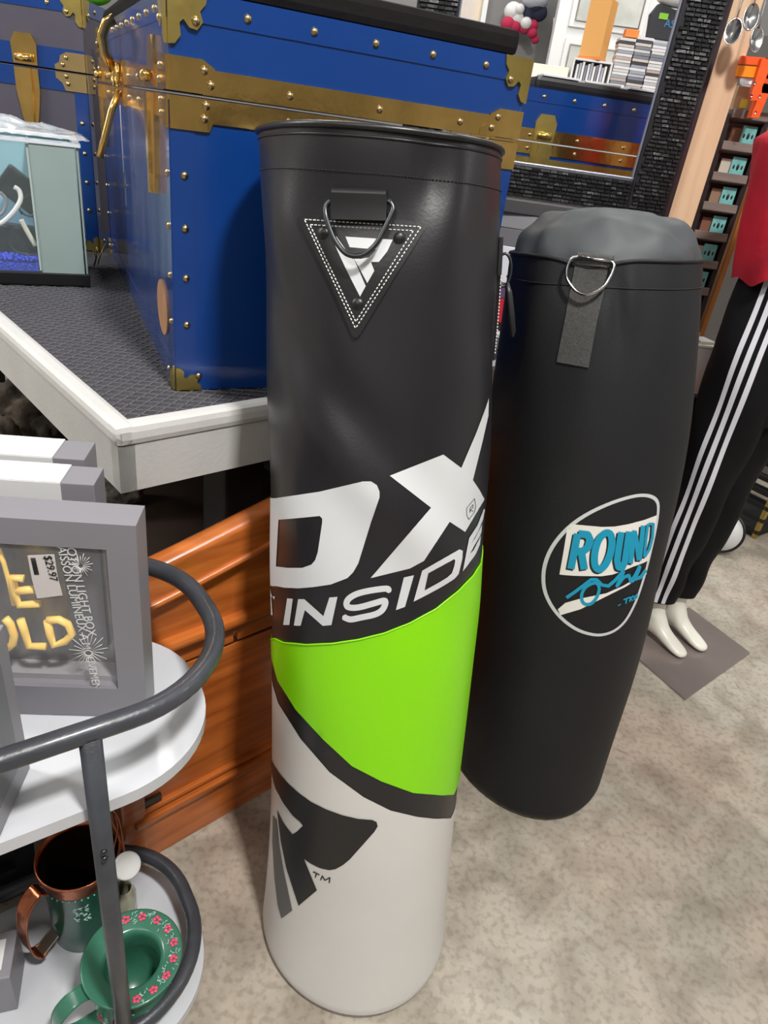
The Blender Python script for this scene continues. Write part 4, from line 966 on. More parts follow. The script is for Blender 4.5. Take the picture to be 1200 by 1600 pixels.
# red shirt
RED = mat('red_cotton', (196, 14, 44), .7, 0, .5, 18, .35, 6, bdist=.008)
b = MB(); vs = []; rows = 26
for i in range(rows):
    z = 1.17+.39*i/(rows-1); f = i/(rows-1)
    for k in range(64):
        t = 2*pi*k/64; c = hipc.copy(); c.z = z+ (.012*sin(3*t)+.01*sin(7*t+1))*(1-f); wl = .178+.09*f-.13*max(0, f-.8)/.2; wf = .130+.07*f-.10*max(0, f-.8)/.2
        k_ = 1+.05*sin(6*t+3)*(1-f)+.02*sin(11*t+9*f)
        vs.append(c+lat*cos(t)*wl*k_+fwd*sin(t)*wf*k_)
b.add(vs, [(i*64+k, i*64+(k+1) % 64, (i+1)*64+(k+1) % 64, (i+1)*64+k) for i in range(rows-1) for k in range(64)], True)
b.build('red_shirt', RED, man, False, label='red shirt')
# crate and round lid on the floor behind the mannequin
cr = thing('wire_crate', 'black crate with brass trim on the floor behind the mannequin', 'crate', (1.70, 2.98, 0), R(38))
b = MB()
for z in (.03, .09, .15, .21, .27):
    for (c, d) in (((0, -.15, z), (.36, .012, .022)), ((0, .15, z), (.36, .012, .022)), ((-.174, 0, z), (.012, .30, .022)), ((.174, 0, z), (.012, .30, .022))):
        MB().box(c, d, bev=.002).build('slat', BLKM, cr)
for x, y in ((-.17, -.145), (.17, -.145), (-.17, .145), (.17, .145)): MB().box((x, y, .145), (.02, .02, .29), bev=.002).build('corner_post', BRASSD, cr)
MB().box((0, 0, .012), (.35, .3, .012)).build('crate_floor', BLKM, cr)
dk = thing('round_lid', 'white round lid with black rim on the floor behind the track pants', 'lid', (1.42, 2.60, .090), 0)
b = MB(); Mx = Matrix.Rotation(R(-35), 3, 'Z') @ Matrix.Rotation(R(72), 3, 'X'); b.lathe([(.0001, .006), (.083, .006), (.083, 0), (.0001, 0)], (0, 0, 0), 40, M=Mx); b.build('lid_disc', WHITE, dk)
b = MB(); b.tube([Mx @ V((.085*cos(a), .085*sin(a), .003)) for a in np.linspace(0, 2*pi, 48, endpoint=False)], .006, 8, True); b.build('lid_rim', BLK, dk)

# ================================================================== CARVED FOOTBOARD (cherry wood)
F0 = atz(250, 1325, 0); FA = R(45.2); fdir = V((cos(FA), sin(FA), 0)); fn_ = V((sin(FA), -cos(FA), 0))
FB0 = F0-fdir*.075
fb = thing('bed_footboard', 'cherry-stained wooden footboard with arched top rail standing on the floor behind the cart', 'footboard', tuple(FB0), FA)
CHER = mat('cherry_wood', (200, 112, 48), .3, 0, .12, 20, .3, 4, col2=(154, 78, 28), stretch=(.9, 1, 9), coat=.35, bdist=.001)
CHERD = mat('cherry_wood_dark', (176, 98, 40), .32, 0, .12, 20, .3, 4, col2=(130, 66, 24), stretch=(.9, 1, 9), coat=.35, bdist=.001)
FL = 1.18
def top(x): return .655+.135*math.exp(-((x-.60)/.50)**2)
def fpoly(nm, m, lo, hi, x0, x1, y0, y1, n=60, bev=0):
    pts = [(x0+(x1-x0)*i/n, hi(x0+(x1-x0)*i/n)) for i in range(n+1)]+[(x1-(x1-x0)*i/n, lo(x1-(x1-x0)*i/n)) for i in range(n+1)]
    b = MB(); N = n+1
    up = pts[:N]; dn = pts[N:][::-1]
    for i in range(n):
        a0, a1, c0, c1 = up[i], up[i+1], dn[i], dn[i+1]
        vs = [V((p[0], y, p[1])) for p in (c0, c1, a1, a0) for y in (y0, y1)]
        b.add(vs, [(0, 2, 4, 6), (1, 7, 5, 3), (6, 4, 5, 7), (0, 1, 3, 2)])
    for p, q in ((up[0], dn[0]), (up[-1], dn[-1])): b.add([V((p[0], y0, p[1])), V((p[0], y1, p[1])), V((q[0], y1, q[1])), V((q[0], y0, q[1]))], [(0, 1, 2, 3)])
    return b.build(nm, m, fb)
fpoly('upper_panel', CHER, lambda x: .555, lambda x: top(x)-.03, .05, FL-.05, .0, .022)
fpoly('top_rail', CHER, lambda x: top(x)-.042, lambda x: top(x)+.012, 0, FL, -.012, .034)
b = MB(); b.tube([V((FL*i/50, -.014, top(FL*i/50)-.046)) for i in range(51)], .007, 8); b.build('top_moulding', CHER, fb)
b = MB(); b.tube([V((FL*i/50, .011, top(FL*i/50)+.012)) for i in range(51)], .023, 10, flat=.6, up=(0, 0, 1)); b.build('top_cap', CHER, fb)
MB().box((FL/2, .004, .553), (FL, .050, .020), bev=.008).build('mid_moulding', CHER, fb)
MB().box((FL/2, .008, .532), (FL, .036, .018), bev=.007).build('mid_bead', CHERD, fb)
for x0, x1 in ((.03, .245), (.25, .52), (.525, .84), (.845, FL-.03)): MB().box(((x0+x1)/2, .010, .508), (x1-x0-.004, .024, .028), bev=.002).build('frieze_panel', CHER, fb)
MB().box((FL/2, .012, .488), (FL, .016, .010)).build('shadow_groove', mat('dark_cherry', (70, 32, 14), .5), fb)
MB().box((FL/2, .010, .32), (FL-.06, .020, .33)).build('main_panel', CHER, fb)
for z, d, h in ((.148, .016, .012), (.130, .026, .016), (.112, .018, .012)): MB().box((FL/2, .014-d/2, z), (FL-.04, d+.02, h), bev=.005).build('base_moulding', CHER, fb)
MB().box((FL/2, .006, .052), (FL, .034, .104), bev=.004).build('base_board', CHER, fb)
for x in (.008,): MB().box((x, -.003, .30), (.008, .018, .36), bev=.003).build('panel_bead', CHERD, fb)
MB().box((.02, .01, .36), (.05, .05, .72), bev=.006).build('end_post', CHER, fb); MB().box((FL-.02, .01, .36), (.05, .05, .72), bev=.006).build('end_post', CHER, fb)
b = MB(); b.box((.045, -.003, .165), (.075, .006, .022), bev=.006); b.build('drawer_pull', mat('black_pull', (30, 22, 20), .25), fb, label='dark glossy pull')  # added glossy strip stands in for a dark recess and its reflection

# ================================================================== SERVING CART
ca = V((.79, .61, 0)).normalized(); cn = V((-ca.y, ca.x, 0)); CA_ = math.atan2(ca.y, ca.x)
nc = .764; HW = .166; END = .290; CLEN = .78; CR = .150
CO = ca*(END-CLEN/2)+cn*nc
cart = thing('serving_cart', 'two-tier white serving cart with dark grey tubular rails, at the left edge', 'cart', tuple(CO), CA_)
def rrect(hx, hy, r, n=10):
    out = []
    for (cx_, cy_, a0) in ((hx-r, hy-r, 0), (-hx+r, hy-r, 90), (-hx+r, -hy+r, 180), (hx-r, -hy+r, 270)):
        for i in range(n+1): a = R(a0+90*i/n); out.append((cx_+r*cos(a), cy_+r*sin(a)))
    return out
def fill(pts, k):   # subdivide straight runs
    o = []
    for i in range(len(pts)):
        a, c = pts[i], pts[(i+1) % len(pts)]; d = math.dist(a, c); m = max(1, int(d/k)); o += [(lerp(a[0], c[0], j/m), lerp(a[1], c[1], j/m)) for j in range(m)]
    return o
ZR, ZS, ZLR, ZLS = .775, .640, .100, .032
for nm, z, lab in (('upper_rail', ZR, 'dark grey upper rail'), ('lower_rail', ZLR, 'dark grey lower rail')):
    b = MB(); b.tube([V((x-(.036 if z < .5 else 0)*(x > 0), y, z)) for x, y in fill(rrect(CLEN/2, HW, CR, 14), .05)], .0132, 16, True); b.build(nm, TUBE, cart, label=lab)
MARB = mat('white_marble_laminate', (206, 208, 212), .32, 0, .0, 5, .1, 3, col2=(186, 188, 194), coat=.3)
for nm, z in (('upper_shelf', ZS), ('lower_shelf', ZLS)):
    b = MB(); out = [(x-(.012 if z > .5 else .020)*(x > 0), y*(.95 if z > .5 else 1.06)) for x, y in rrect(CLEN/2, HW, CR, 14)]
    b.prism(out, lambda x, y, h: V((x, y, h)), z-.020, z); b.build(nm, MARB, cart)
ppos = [(CLEN/2-.195, -HW), (CLEN/2-.195, HW), (-CLEN/2+.2, -HW), (-CLEN/2+.2, HW)]
for (x, y) in ppos:
    sg = -1 if y < 0 else 1
    b = MB(); b.tube([V((x, y+sg*.003, .012)), V((x, y+sg*.003, .3)), V((x, y+sg*.003, ZR-.004))], .0125, 16); p = b.build('post', TUBE, cart, label='dark grey tubular post')
    for z in (ZR-.132, ZS-.01): 
        b = MB(); b.sphere((x-.002, y+sg*.016, z-.06), .0042, 8, 6); b.build('screw', GUN, p)
    b = MB(); b.box((x, y, ZR-.013), (.10, .006, .004), bev=.001); b.build('rail_bracket', GUN, p)
    b = MB(); b.tube([V((x, y, .0005)), V((x, y, .014))], .016, 14); b.build('foot_cap', BLK, p)
# ------------------------------------------------ light boxes on the cart
def lightbox(mtx, w, d, h, label, bd_=.036, back=None, grp='grey light boxes on the cart'):
    t = thing('light_box', label, 'light box', mtx=mtx, group=grp)
    for (c, s_) in (((w/2, d/2, h-bd_/2), (w, d, bd_)), ((w/2, d/2, bd_/2+.008), (w, d, bd_+.016)), ((bd_/2, d/2, (h+.016)/2), (bd_, d, h-2*bd_-.016)), ((w-bd_/2, d/2, (h+.016)/2), (bd_, d, h-2*bd_-.016))):
        MB().box(c, s_).build('frame_side', GREY, t)
    MB().box((w/2, d-.004, h/2), (w-.02, .006, h-.02)).build('back_panel', back or GREY, t)
    return t
QB = onp(224, 1122, atz(216, 816, .957), R(7.9)); QB = atz(222, 1120, ZS); 
AB = R(8.5)
BW, BH, BD = .27, .313, .049
MBx = Matrix.Translation(V((-.287, .683, ZS+.001))) @ Matrix.Rotation(AB, 4, 'Z') @ Matrix.Translation(V((-BW, 0, 0)))
SILV = mat('brushed_silver', (168, 166, 164), .28, .75, .3, 14, .3, 5, col2=(120, 118, 116), stretch=(5, 1, 1), bdist=.003)
lb = lightbox(MBx, BW, BD, BH, 'grey framed light box with yellow letter tubes and price sticker on the cart', .036, SILV)
b = MB(); b.keepn = True
CG = mat('box_window', (235, 236, 240), .05, 0, .15, 9, alpha=.12, coat=1., bdist=.004)
b.add([(.037, .003, .054), (BW-.037, .003, .054), (BW-.037, .003, BH-.037), (.037, .003, BH-.037)], [(0, 1, 2, 3)]); b.build('window_film', CG, lb, label='clear plastic window')
MB().box((BW/2, .030, .056), (BW-.072, .030, .01)).build('inner_ledge', mat('grey_ledge', (150, 148, 152), .5), lb)
LB_inv = MBx.inverted()
def on_lb(x, y, dy):
    """point of photo pixel on the box plane at local depth dy"""
    p0 = MBx @ V((0, dy, 0)); w = LB_inv @ onp(x, y, p0, AB); return w
NEON = mat('yellow_letter_tube', (246, 206, 110), .4, 0, emit=.12)
for nm, strokes in (('letter_e', [[(37, 904), (20, 902), (23, 925), (30, 945), (62, 943)], [(26, 923), (54, 921)]]), ('letter_l', [(lambda: [(32, 968), (38, 985), (45, 1009), (72, 1010)])()]),
                    ('letter_d', [[(74, 970), (78, 990), (84, 1008), (102, 1002), (113, 990), (106, 975), (92, 968), (74, 969)]]), ('letter_o', [[(8, 966), (16, 975), (22, 992), (20, 1006), (12, 1012)]])):
    b = MB()
    for s_ in strokes: b.tube([on_lb(x, y, .010) for x, y in s_], .0052, 8)
    b.build(nm, NEON, lb, label='yellow letter tube')
b = MB(); b.tube([on_lb(x, y, .012) for x, y in ((-2, 858), (6, 880), (13, 905), (22, 945))], .003, 8); b.build('yellow_cord', NEON, lb)
b = MB(); b.prism([(w.x, w.z) for w in (on_lb(x, y, .002) for x, y in ((43, 868), (85, 866), (90, 900), (98, 930), (58, 935), (50, 905)))], lambda x, z, h: V((x, .0022-h, z)), 0, .0006); stk = b.build('price_sticker', mat('sticker_white', (206, 200, 196), .5), lb, label='white price sticker')
def text(s_, size, M, m, parent, nm='lettering', ext=.0002):
    cu = bpy.data.curves.new('t', 'FONT'); cu.body = s_; cu.size = size; cu.extrude = ext; cu.align_x = 'LEFT'; o = bpy.data.objects.new('t', cu); COL.objects.link(o)
    bpy.context.view_layer.update(); me = bpy.data.meshes.new_from_object(o.evaluated_get(bpy.context.evaluated_depsgraph_get())); bpy.data.objects.remove(o)
    me.transform(M); me.materials.clear(); me.materials.append(m); r = bpy.data.objects.new(nm, me); COL.objects.link(r); r.parent = parent; r['kind'] = 'stuff'; return r
ROTT = Matrix.Rotation(R(90), 4, 'X') @ Matrix.Rotation(R(-84), 4, 'Z')
for s_, px_, sz, m in (('MOTION LIGHT BOX', (100, 842), .0155, WHITE), ('CAISSON LUMINEUX A MOUVEMENT', (86, 842), .0150, WHITE)):
    w = on_lb(px_[0], px_[1], .0018); text(s_, sz, Matrix.Translation(V((w.x, .0018, w.z))) @ ROTT, m, lb, 'printed_text')
w = on_lb(68, 868, .0012); text('$29.97', .0135, Matrix.Translation(V((w.x, .0010, w.z))) @ ROTT, PRINTK, lb, 'price_text')
b = MB()
for i in range(7):
    p0 = on_lb(48+i*1.1, 872+i*0, .001); p1 = on_lb(54+i*1.1, 898, .001); b.tube([V((p0.x, .0012, p0.z)), V((p1.x, .0012, p1.z))], .00035, 4)
b.build('barcode_lines', PRINTK, lb, kind='stuff')
for (x, y, r_) in ((126, 884, 15), (138, 1018, 24)):
    b = MB()
    for k in range(22):
        a = 2*pi*k/22+.1; p0 = on_lb(x+r_*.25*cos(a), y+r_*.25*sin(a), .0018); p1 = on_lb(x+r_*(1+.3*(k % 2))*cos(a), y+r_*(1+.3*(k % 2))*sin(a), .0018)
        b.tube([V((p0.x, .0018, p0.z)), V((p1.x, .0018, p1.z))], .0004, 4)
    b.build('printed_starburst', WHITE, lb, kind='stuff', label='white starburst print')
b = MB(); b.box((BW-.078, .036, .19), (.046, .004, .20)); b.build('card_insert', mat('dark_grey_insert', (92, 92, 98), .5), lb)
b = MB(); b.box((.04, BD/2+.003, BH+.0006), (.07, .03, .0008)); b.build('top_sticker', WHITE, lb, label='white sticker on the top edge')
t_ = text('CUA', .018, Matrix.Translation(V((.045, .018, BH+.0012))), PRINTK, lb, 'sticker_text')
# two boxes behind with white wrap labels
for (cx_, cy_, h, dd, lab, nm) in ((-.369, .757, .317, .050, 'grey boxed light with white label band, middle of the three tall boxes', 'C'), (-.409, .818, .318, .058, 'grey boxed light with white label band, rearmost of the three tall boxes', 'D')):
    M = Matrix.Translation(V((cx_, cy_, ZS+.001))) @ Matrix.Rotation(R(9.5), 4, 'Z') @ Matrix.Translation(V((-.27, 0, 0)))
    t = thing('boxed_light', lab, 'box', mtx=M, group='grey light boxes on the cart')
    MB().box((.135, dd/2, h/2), (.27, dd, h), bev=.0012).build('carton', GREY, t)
    b = MB(); b.box((.135+.022, dd/2, h+.0006), (.145, dd+.001, .0012)); b.box((.135+.022, -.0006, h-.06), (.145, .0012, .12)); b.build('label_band', WHITE, t, label='white label band')
    tx = text('cinema', .02, Matrix.Translation(V((.11, -.0014, h-.038))) @ Matrix.Rotation(R(90), 4, 'X'), PRINTG, t, 'label_text') if False else None
# small box A at the lower left
qa = V((-.397, .577, ZS+.001)); MA = Matrix.Translation(qa) @ Matrix.Rotation(R(9), 4, 'Z') @ Matrix.Translation(V((-.16, -.10, 0)))
t = thing('boxed_light', 'grey box standing nearest the camera on the cart, cut off by the left edge', 'box', mtx=MA, group='grey light boxes on the cart')
MB().box((.08, .05, .115), (.16, .10, .23), bev=.0012).build('carton', GREY, t)
MB().box((.1605, .045, .115), (.001, .06, .16)).build('printed_side', mat('grey_print_dark', (108, 108, 114), .5), t)
# ------------------------------------------------ copper and green pitchers on the lower shelf
pc_ = atz(122, 1333, .238); prr = .073
pit = thing('copper_pitcher', 'dark green enamel pitcher with copper rim and wide copper handle, lower shelf', 'pitcher', (pc_.x, pc_.y, ZLS))
PH = .205
pit.scale = (.92, .92, 1)
b = MB(); b.lathe([(.0001, .004), (.060, .0), (.0625, .004), (.064, .05), (.0655, .12), (.068, .165), (.069, .175), (.066, .175), (.062, .12), (.060, .01), (.0001, .008)], n=56); b.build('body', GENAM, pit)
b = MB(); b.lathe([(.0001, .012), (.0590, .014), (.0610, .12), (.0668, .19)], n=56); b.build('dark_lining', mat('dark_copper_lining', (40, 22, 18), .5, .3), pit)
b = MB(); b.lathe([(.069, .172), (.0705, .19), (.0735, PH-.002), (.0745, PH+.002), (.0725, PH+.003), (.068, .19), (.067, .172)], n=56); b.build('copper_collar', COPPER, pit)
b = MB(); b.tube([V((.0738*cos(a), .0738*sin(a), PH+.001)) for a in np.linspace(0, 2*pi, 56, endpoint=False)], .0022, 8, True); b.build('copper_rim', COPPER, pit)
hd = V((-.50, -.85, 0)).normalized(); hs_ = V((-hd.y, hd.x, 0))
def strap(pts, w, t_, m, nm, par, side_):
    b = MB(); P = [V(p) for p in pts]; sm = []
    for i in range(len(P)-1):
        p0 = P[max(0, i-1)]; p1 = P[i]; p2 = P[i+1]; p3 = P[min(len(P)-1, i+2)]
        for j in range(6): u = j/6; sm.append(.5*((2*p1)+(-p0+p2)*u+(2*p0-5*p1+4*p2-p3)*u*u+(-p0+3*p1-3*p2+p3)*u**3))
    sm.append(P[-1]); vs = []
    for i, p in enumerate(sm):
        tg = (sm[min(i+1, len(sm)-1)]-sm[max(i-1, 0)]).normalized(); nr = tg.cross(side_).normalized()
        for a, c in ((-1, -1), (1, -1), (1, 1), (-1, 1)): vs.append(p+side_*a*w/2+nr*c*t_/2)
    n = len(sm); b.add(vs, [(i*4+k, i*4+(k+1) % 4, (i+1)*4+(k+1) % 4, (i+1)*4+k) for i in range(n-1) for k in range(4)]+[(0, 1, 2, 3), tuple((n-1)*4+k for k in (3, 2, 1, 0))], False)
    for s2 in (-1, 1): b.tube([p+side_*s2*w/2 for p in sm], t_*.8, 6)
    return b.build(nm, m, par)
strap([hd*.0745+V((0, 0, .186)), hd*.088+V((0, 0, .196)), hd*.112+V((0, 0, .175)), hd*.122+V((0, 0, .13)), hd*.120+V((0, 0, .075)), hd*.108+V((0, 0, .040)), hd*.095+V((0, 0, .036))], .030, .0022, COPPER, 'handle', pit, hs_)
strap([hd*.100+V((0, 0, .036)), hd*.0675+V((0, 0, .052))], .024, .0018, mat('dull_steel', (120, 112, 100), .4, .9), 'handle_return', pit, hs_)
b = MB()
for k in range(26):
    a = math.atan2(hd.y, hd.x)+.9+.18*sin(k*1.7); z = .125+.018*cos(k*2.3); b.tube([V((.0668*cos(a), .0668*sin(a), z)), V((.067*cos(a+.09), .067*sin(a+.09), z+.006*sin(k)))], .0009, 5)
b.build('painted_pattern', mat('pale_paint', (170, 200, 195), .5), pit, kind='stuff', label='pale painted emblem')
b = MB()
for k in range(40):
    a = 2*pi*k/40; b.sphere((.0695*cos(a), .0695*sin(a), .168), .0016, 6, 4)
b.build('dotted_border', mat('pale_paint', (170, 200, 195), .5), pit, kind='stuff')
bt = thing('wire_tag', 'round white tag on a thin copper wire at the rim of the copper pitcher', 'tag', tuple(atz(197, 1350, .245)))
o = bt; c = atz(197, 1352, .245)
b = MB(); b.lathe([(.0001, 0), (.020, 0), (.0225, .003), (.0225, .010), (.0195, .013), (.0001, .013)], c, 28, M=Matrix.Rotation(R(35), 3, 'Y') @ Matrix.Rotation(R(30), 3, 'X')); b.build('tag_disc', WHITE, bt, False)
rimp = V((pc_.x, pc_.y, ZLS+PH))
def w3(pts, r, m, nm, par):
    P = [V(p) for p in pts]; sm = []
    for i in range(len(P)-1):
        p0 = P[max(0, i-1)]; p1 = P[i]; p2 = P[i+1]; p3 = P[min(len(P)-1, i+2)]
        for j in range(8): u = j/8; sm.append(.5*((2*p1)+(-p0+p2)*u+(2*p0-5*p1+4*p2-p3)*u*u+(-p0+3*p1-3*p2+p3)*u**3))
    b = MB(); b.tube(sm+[P[-1]], r, 8); return b.build(nm, m, par, False)
w3([rimp+V((.072, .02, 0)), atz(178, 1290, .27), atz(168, 1262, .285), atz(183, 1275, .285), atz(190, 1300, .27), c+V((0, 0, .008))], .0016, COPPER, 'copper_wire', bt)
w3([rimp+V((.068, -.03, 0)), atz(178, 1325, .26), atz(184, 1295, .275), atz(180, 1275, .285)], .0014, COPPER, 'copper_wire', bt)
# floral pitcher
gp = atz(207, 1497, .175); fz = .165; fr = .078
flo = thing('floral_pitcher', 'green pitcher with wide flared rim painted with pink flowers, front of the lower shelf', 'pitcher', (gp.x, gp.y, ZLS))
GEN2 = mat('sea_green_enamel', (52, 108, 86), .3, 0, .1, 20, coat=.3, var=.1)
b = MB(); b.lathe([(.0001, .002), (.045, 0), (.052, .006), (.062, .035), (.064, .06), (.055, .09), (.044, .108), (.0445, .12), (.060, .134), (.074, .142), (fr, .145), (.0785, .1475), (fr-.002, .149), (.062, .1440), (.050, .1425), (.0445, .140), (.0425, .13), (.0415, .108), (.0455, .095), (.052, .06), (.046, .012), (.0001, .008)], n=64); b.build('body', GEN2, flo)
hd2 = V((-.72, -.69, 0)).normalized()
strap([hd2*.050+V((0, 0, .118)), hd2*.085+V((0, 0, .135)), hd2*.118+V((0, 0, .115)), hd2*.125+V((0, 0, .075)), hd2*.10+V((0, 0, .04)), hd2*.060+V((0, 0, .035))], .024, .0035, GEN2, 'handle', flo, V((-hd2.y, hd2.x, 0)))
PINK = mat('pink_paint', (206, 70, 100), .5); PALE = MATS['pale_paint']; rnd = random.Random(8)
bp_, bw_, bl_ = MB(), MB(), MB()
def rimpt(a, r): z = np.interp(r, [.049, .062, .077], [.1430, .1445, .1495]); return V((r*cos(a), r*sin(a), z+.0006))
for a in np.linspace(-1.1, 2.1, 9):
    c0 = rimpt(a, .066); 
    for k in range(5): q = 2*pi*k/5; bp_.sphere(rimpt(a+.065*cos(q), .0655+.0042*sin(q)), .0032, 7, 4, (1, 1, .25))
    for k in range(9):
        a1 = a+.17+rnd.uniform(-.13, .13); r1 = .065+rnd.uniform(-.009, .008); q = rnd.uniform(0, 6.3)
        bw_.tube([rimpt(a1, r1), rimpt(a1+.045*cos(q), r1+.003*sin(q)), rimpt(a1+.07*cos(q+.6), r1+.005*sin(q+.6))], .0006, 5)
for k in range(9):
    a = -2.2+k*.5; z = .055+.012*sin(k*2.1); r = float(np.interp(z, [.035, .06, .09], [.0625, .0645, .0555]))
    for j in range(5): q = 2*pi*j/5; bp_.sphere((r*cos(a+.08*cos(q)), r*sin(a+.08*cos(q)), z+.005*sin(q)), .0036, 7, 4, (.5, .5, 1))
    for j in range(10):
        a1 = a+.25+rnd.uniform(-.2, .2); z1 = z+rnd.uniform(-.018, .02); r = float(np.interp(z1, [.006, .035, .06, .09], [.0525, .0625, .0645, .0555])); q = rnd.uniform(0, 6.3)
        bw_.tube([V((r*cos(a1), r*sin(a1), z1)), V((r*cos(a1+.08*cos(q)), r*sin(a1+.08*cos(q)), z1+.004*sin(q)))], .0007, 5)
bp_.build('painted_flowers', PINK, flo, kind='stuff', label='pink painted flowers'); bw_.build('painted_leaves', PALE, flo, kind='stuff', label='pale painted leaves')
tote = thing('storage_tote', 'black plastic storage tote on the floor behind the cart, left of the footboard', 'tote', tuple(ca*-.15+cn*1.135), CA_)
b = MB(); openbox(b, .40, .34, .42, taper=.9); b.build('tote_body', BLK, tote)
MB().box((0, 0, .43), (.42, .36, .025), bev=.008).build('tote_lid', BLK, tote)
for z in (.10, .20, .30): MB().box((0, -.163-.015*z/.42, z), (.30, .008, .012), bev=.002).build('tote_rib', BLK, tote)
# small jar behind, and small grey box at the left of the lower shelf
j = atz(186, 1412, .07); jar = thing('small_jar', 'small greenish glass jar between the two pitchers', 'jar', (j.x+.005, j.y+.012, ZLS))
b = MB(); b.lathe([(.0001, .001), (.020, 0), (.022, .004), (.022, .05), (.016, .062), (.016, .07), (.014, .07), (.019, .05), (.018, .006), (.0001, .005)], n=28); b.build('jar_glass', mat('greenish_glass', (150, 150, 128), .15, 0, coat=.5), jar)
gb = atz(4, 1520, ZLS+.06); gx = thing('small_grey_box', 'small grey box on the lower shelf, cut off by the left edge', 'box', (gb.x-.02, gb.y, ZLS+.001), R(20)); MB().box((0, 0, .05), (.08, .08, .10), bev=.003).build('carton', GREY, gx)
MB().box((0, 0, .1006), (.05, .05, .001)).build('box_label', WHITE, gx)

# ================================================================== AQUARIUM
TKA = R(27.7)
tq = atz(142, 446, ZT); tk = thing('aquarium', 'rimmed glass aquarium tank with blue gravel and hoses, on the display table at left', 'aquarium', (tq.x, tq.y, ZT-.004), TKA)
TW, TD, TH = .30, .26, .335
MB().box((-TW/2, TD/2, .016), (TW, TD, .032), bev=.003).build('base_frame', BLK, tk, label='black plastic base frame')
GLS = mat('tank_glass', (205, 225, 222), .04, 0, alpha=.05)
FRO = mat('frosted_panel', (150, 168, 164), .35, 0, .1, 8, .12, 3)
def pane(c, d, m, nm): return MB().box(c, d).build(nm, m, tk)
pane((-TW/2-.052, .004, .18), (TW-.115, .004, .296), GLS, 'front_glass')
MB().box((-.062, .004, .18), (.100, .004, .296)).build('front_side_panel', FRO, tk, label='frosted grey-green panel')
pane((-.006, TD/2, .18), (.004, TD-.012, .296), FRO, 'side_glass')
pane((-TW/2, TD-.006, .18), (TW-.012, .004, .296), mat('pale_blue_backing', (176, 226, 240), .5), 'backing_sheet')
pane((-TW+.006, TD/2, .18), (.004, TD-.012, .296), GLS, 'side_glass')
pane((-.115, TD/2, .18), (.006, TD-.02, .29), mat('pale_divider', (175, 190, 186), .4), 'divider_strip')
b = MB(); nn = 44; vs = []
for j_ in range(15):
    for i in range(nn+1):
        x = -.01-(TW-.02-.12)*i/nn-.108; y = .01+(TD-.02)*j_/14; vs.append(V((x, y, .054+.008*noise.noise(V((x*60, y*60, 2)))+.006*noise.noise(V((x*170, y*170, 5))))))
b.add(vs, [(j_*(nn+1)+i, j_*(nn+1)+i+1, (j_+1)*(nn+1)+i+1, (j_+1)*(nn+1)+i) for j_ in range(14) for i in range(nn)], True)
GRV = mat('blue_gravel', (40, 80, 235), .4, 0, 1., 170, .5, 150, col2=(24, 34, 150), bdist=.006); b.build('gravel_bed', GRV, tk, kind='stuff', label='bright blue gravel')
b = MB(); b.box((-TW/2-.056, TD/2, .043), (TW-.128, TD-.022, .020)); b.build('gravel_base', GRV, tk, label='blue gravel seen through the front glass')
b = MB(); rnd = random.Random(5)
for k in range(150): b.sphere((-.12-rnd.random()*(TW-.14), .010+rnd.random()*.06, .058+rnd.random()*.006), .0035+rnd.random()*.002, 6, 4)
b.build('gravel_stones', GRV, tk, kind='stuff')
Mt = ROOT[tk.name]; Mti = Mt.inverted()
def tkp(x, y, dy): w = onp(x, y, Mt @ V((0, dy, 0)), TKA); return w
def tank_tube(nm, pts, r, m, lab=None):
    t = thing(nm, lab, 'hose', tuple(tkp(pts[0][0], pts[0][1], pts[0][2])), 0, group='hoses in the aquarium'); w3([tkp(x, y, d) for x, y, d in pts], r, m, nm.split('_')[-1]+'_line', t)
tank_tube('white_hose', [(22, 292, .05), (30, 298, .05), (32, 312, .045), (22, 330, .04), (6, 346, .04), (-8, 352, .04)], .0058, WHITE, 'curved white hose in the upper left of the aquarium')
tank_tube('white_tube', [(33, 343, .05), (44, 364, .05), (56, 384, .05)], .0062, mat('cream_tube', (205, 205, 190), .4), 'straight cream tube leaning on the gravel in the aquarium')
tank_tube('clear_hose', [(70, 350, .06), (68, 370, .06), (64, 384, .06)], .0040, mat('clear_hose_m', (190, 200, 190), .3), 'short pale hose right of the straight cream tube')
tank_tube('black_cable', [(34, 335, .045), (30, 322, .045), (40, 308, .045), (56, 304, .045), (66, 316, .045), (66, 332, .045), (54, 338, .045), (40, 336, .045), (33, 330, .045)], .0022, BLK, 'coiled thin black cable in the middle of the aquarium')
tank_tube('black_cable', [(16, 360, .04), (14, 376, .04), (24, 392, .035), (46, 398, .035), (70, 394, .035)], .0026, BLK, 'black cable lying along the blue gravel')
tank_tube('grey_hose', [(0, 300, .07), (10, 312, .07), (6, 330, .07), (-6, 340, .07)], .004, mat('grey_hose_m', (120, 124, 130), .4), 'grey hose at the left edge of the aquarium')
for (nm, x, y, dy, d, rz, lab) in (('filter_block', 32, 296, .14, (.10, .05, .07), 38, 'dark square filter block in the upper middle of the aquarium'), ('filter_block', 66, 306, .15, (.05, .05, .07), -40, 'dark filter block at the right of the aquarium'), ('pump_body', 22, 374, .10, (.13, .05, .075), 5, 'black pump body behind the hoses'), ('heater_body', 66, 364, .12, (.035, .03, .10), 0, 'black heater body by the frosted panel')):
    c = tkp(x, y, dy); b = MB(); b.box((0, 0, 0), d, Matrix.Rotation(TKA, 3, 'Z') @ Matrix.Rotation(R(rz), 3, 'Y'), bev=.006); o = b.build(nm, mat('dark_slate_plastic', (30, 32, 38), .4)); o.location = c; meta(o, lab, 'equipment')
b = MB()
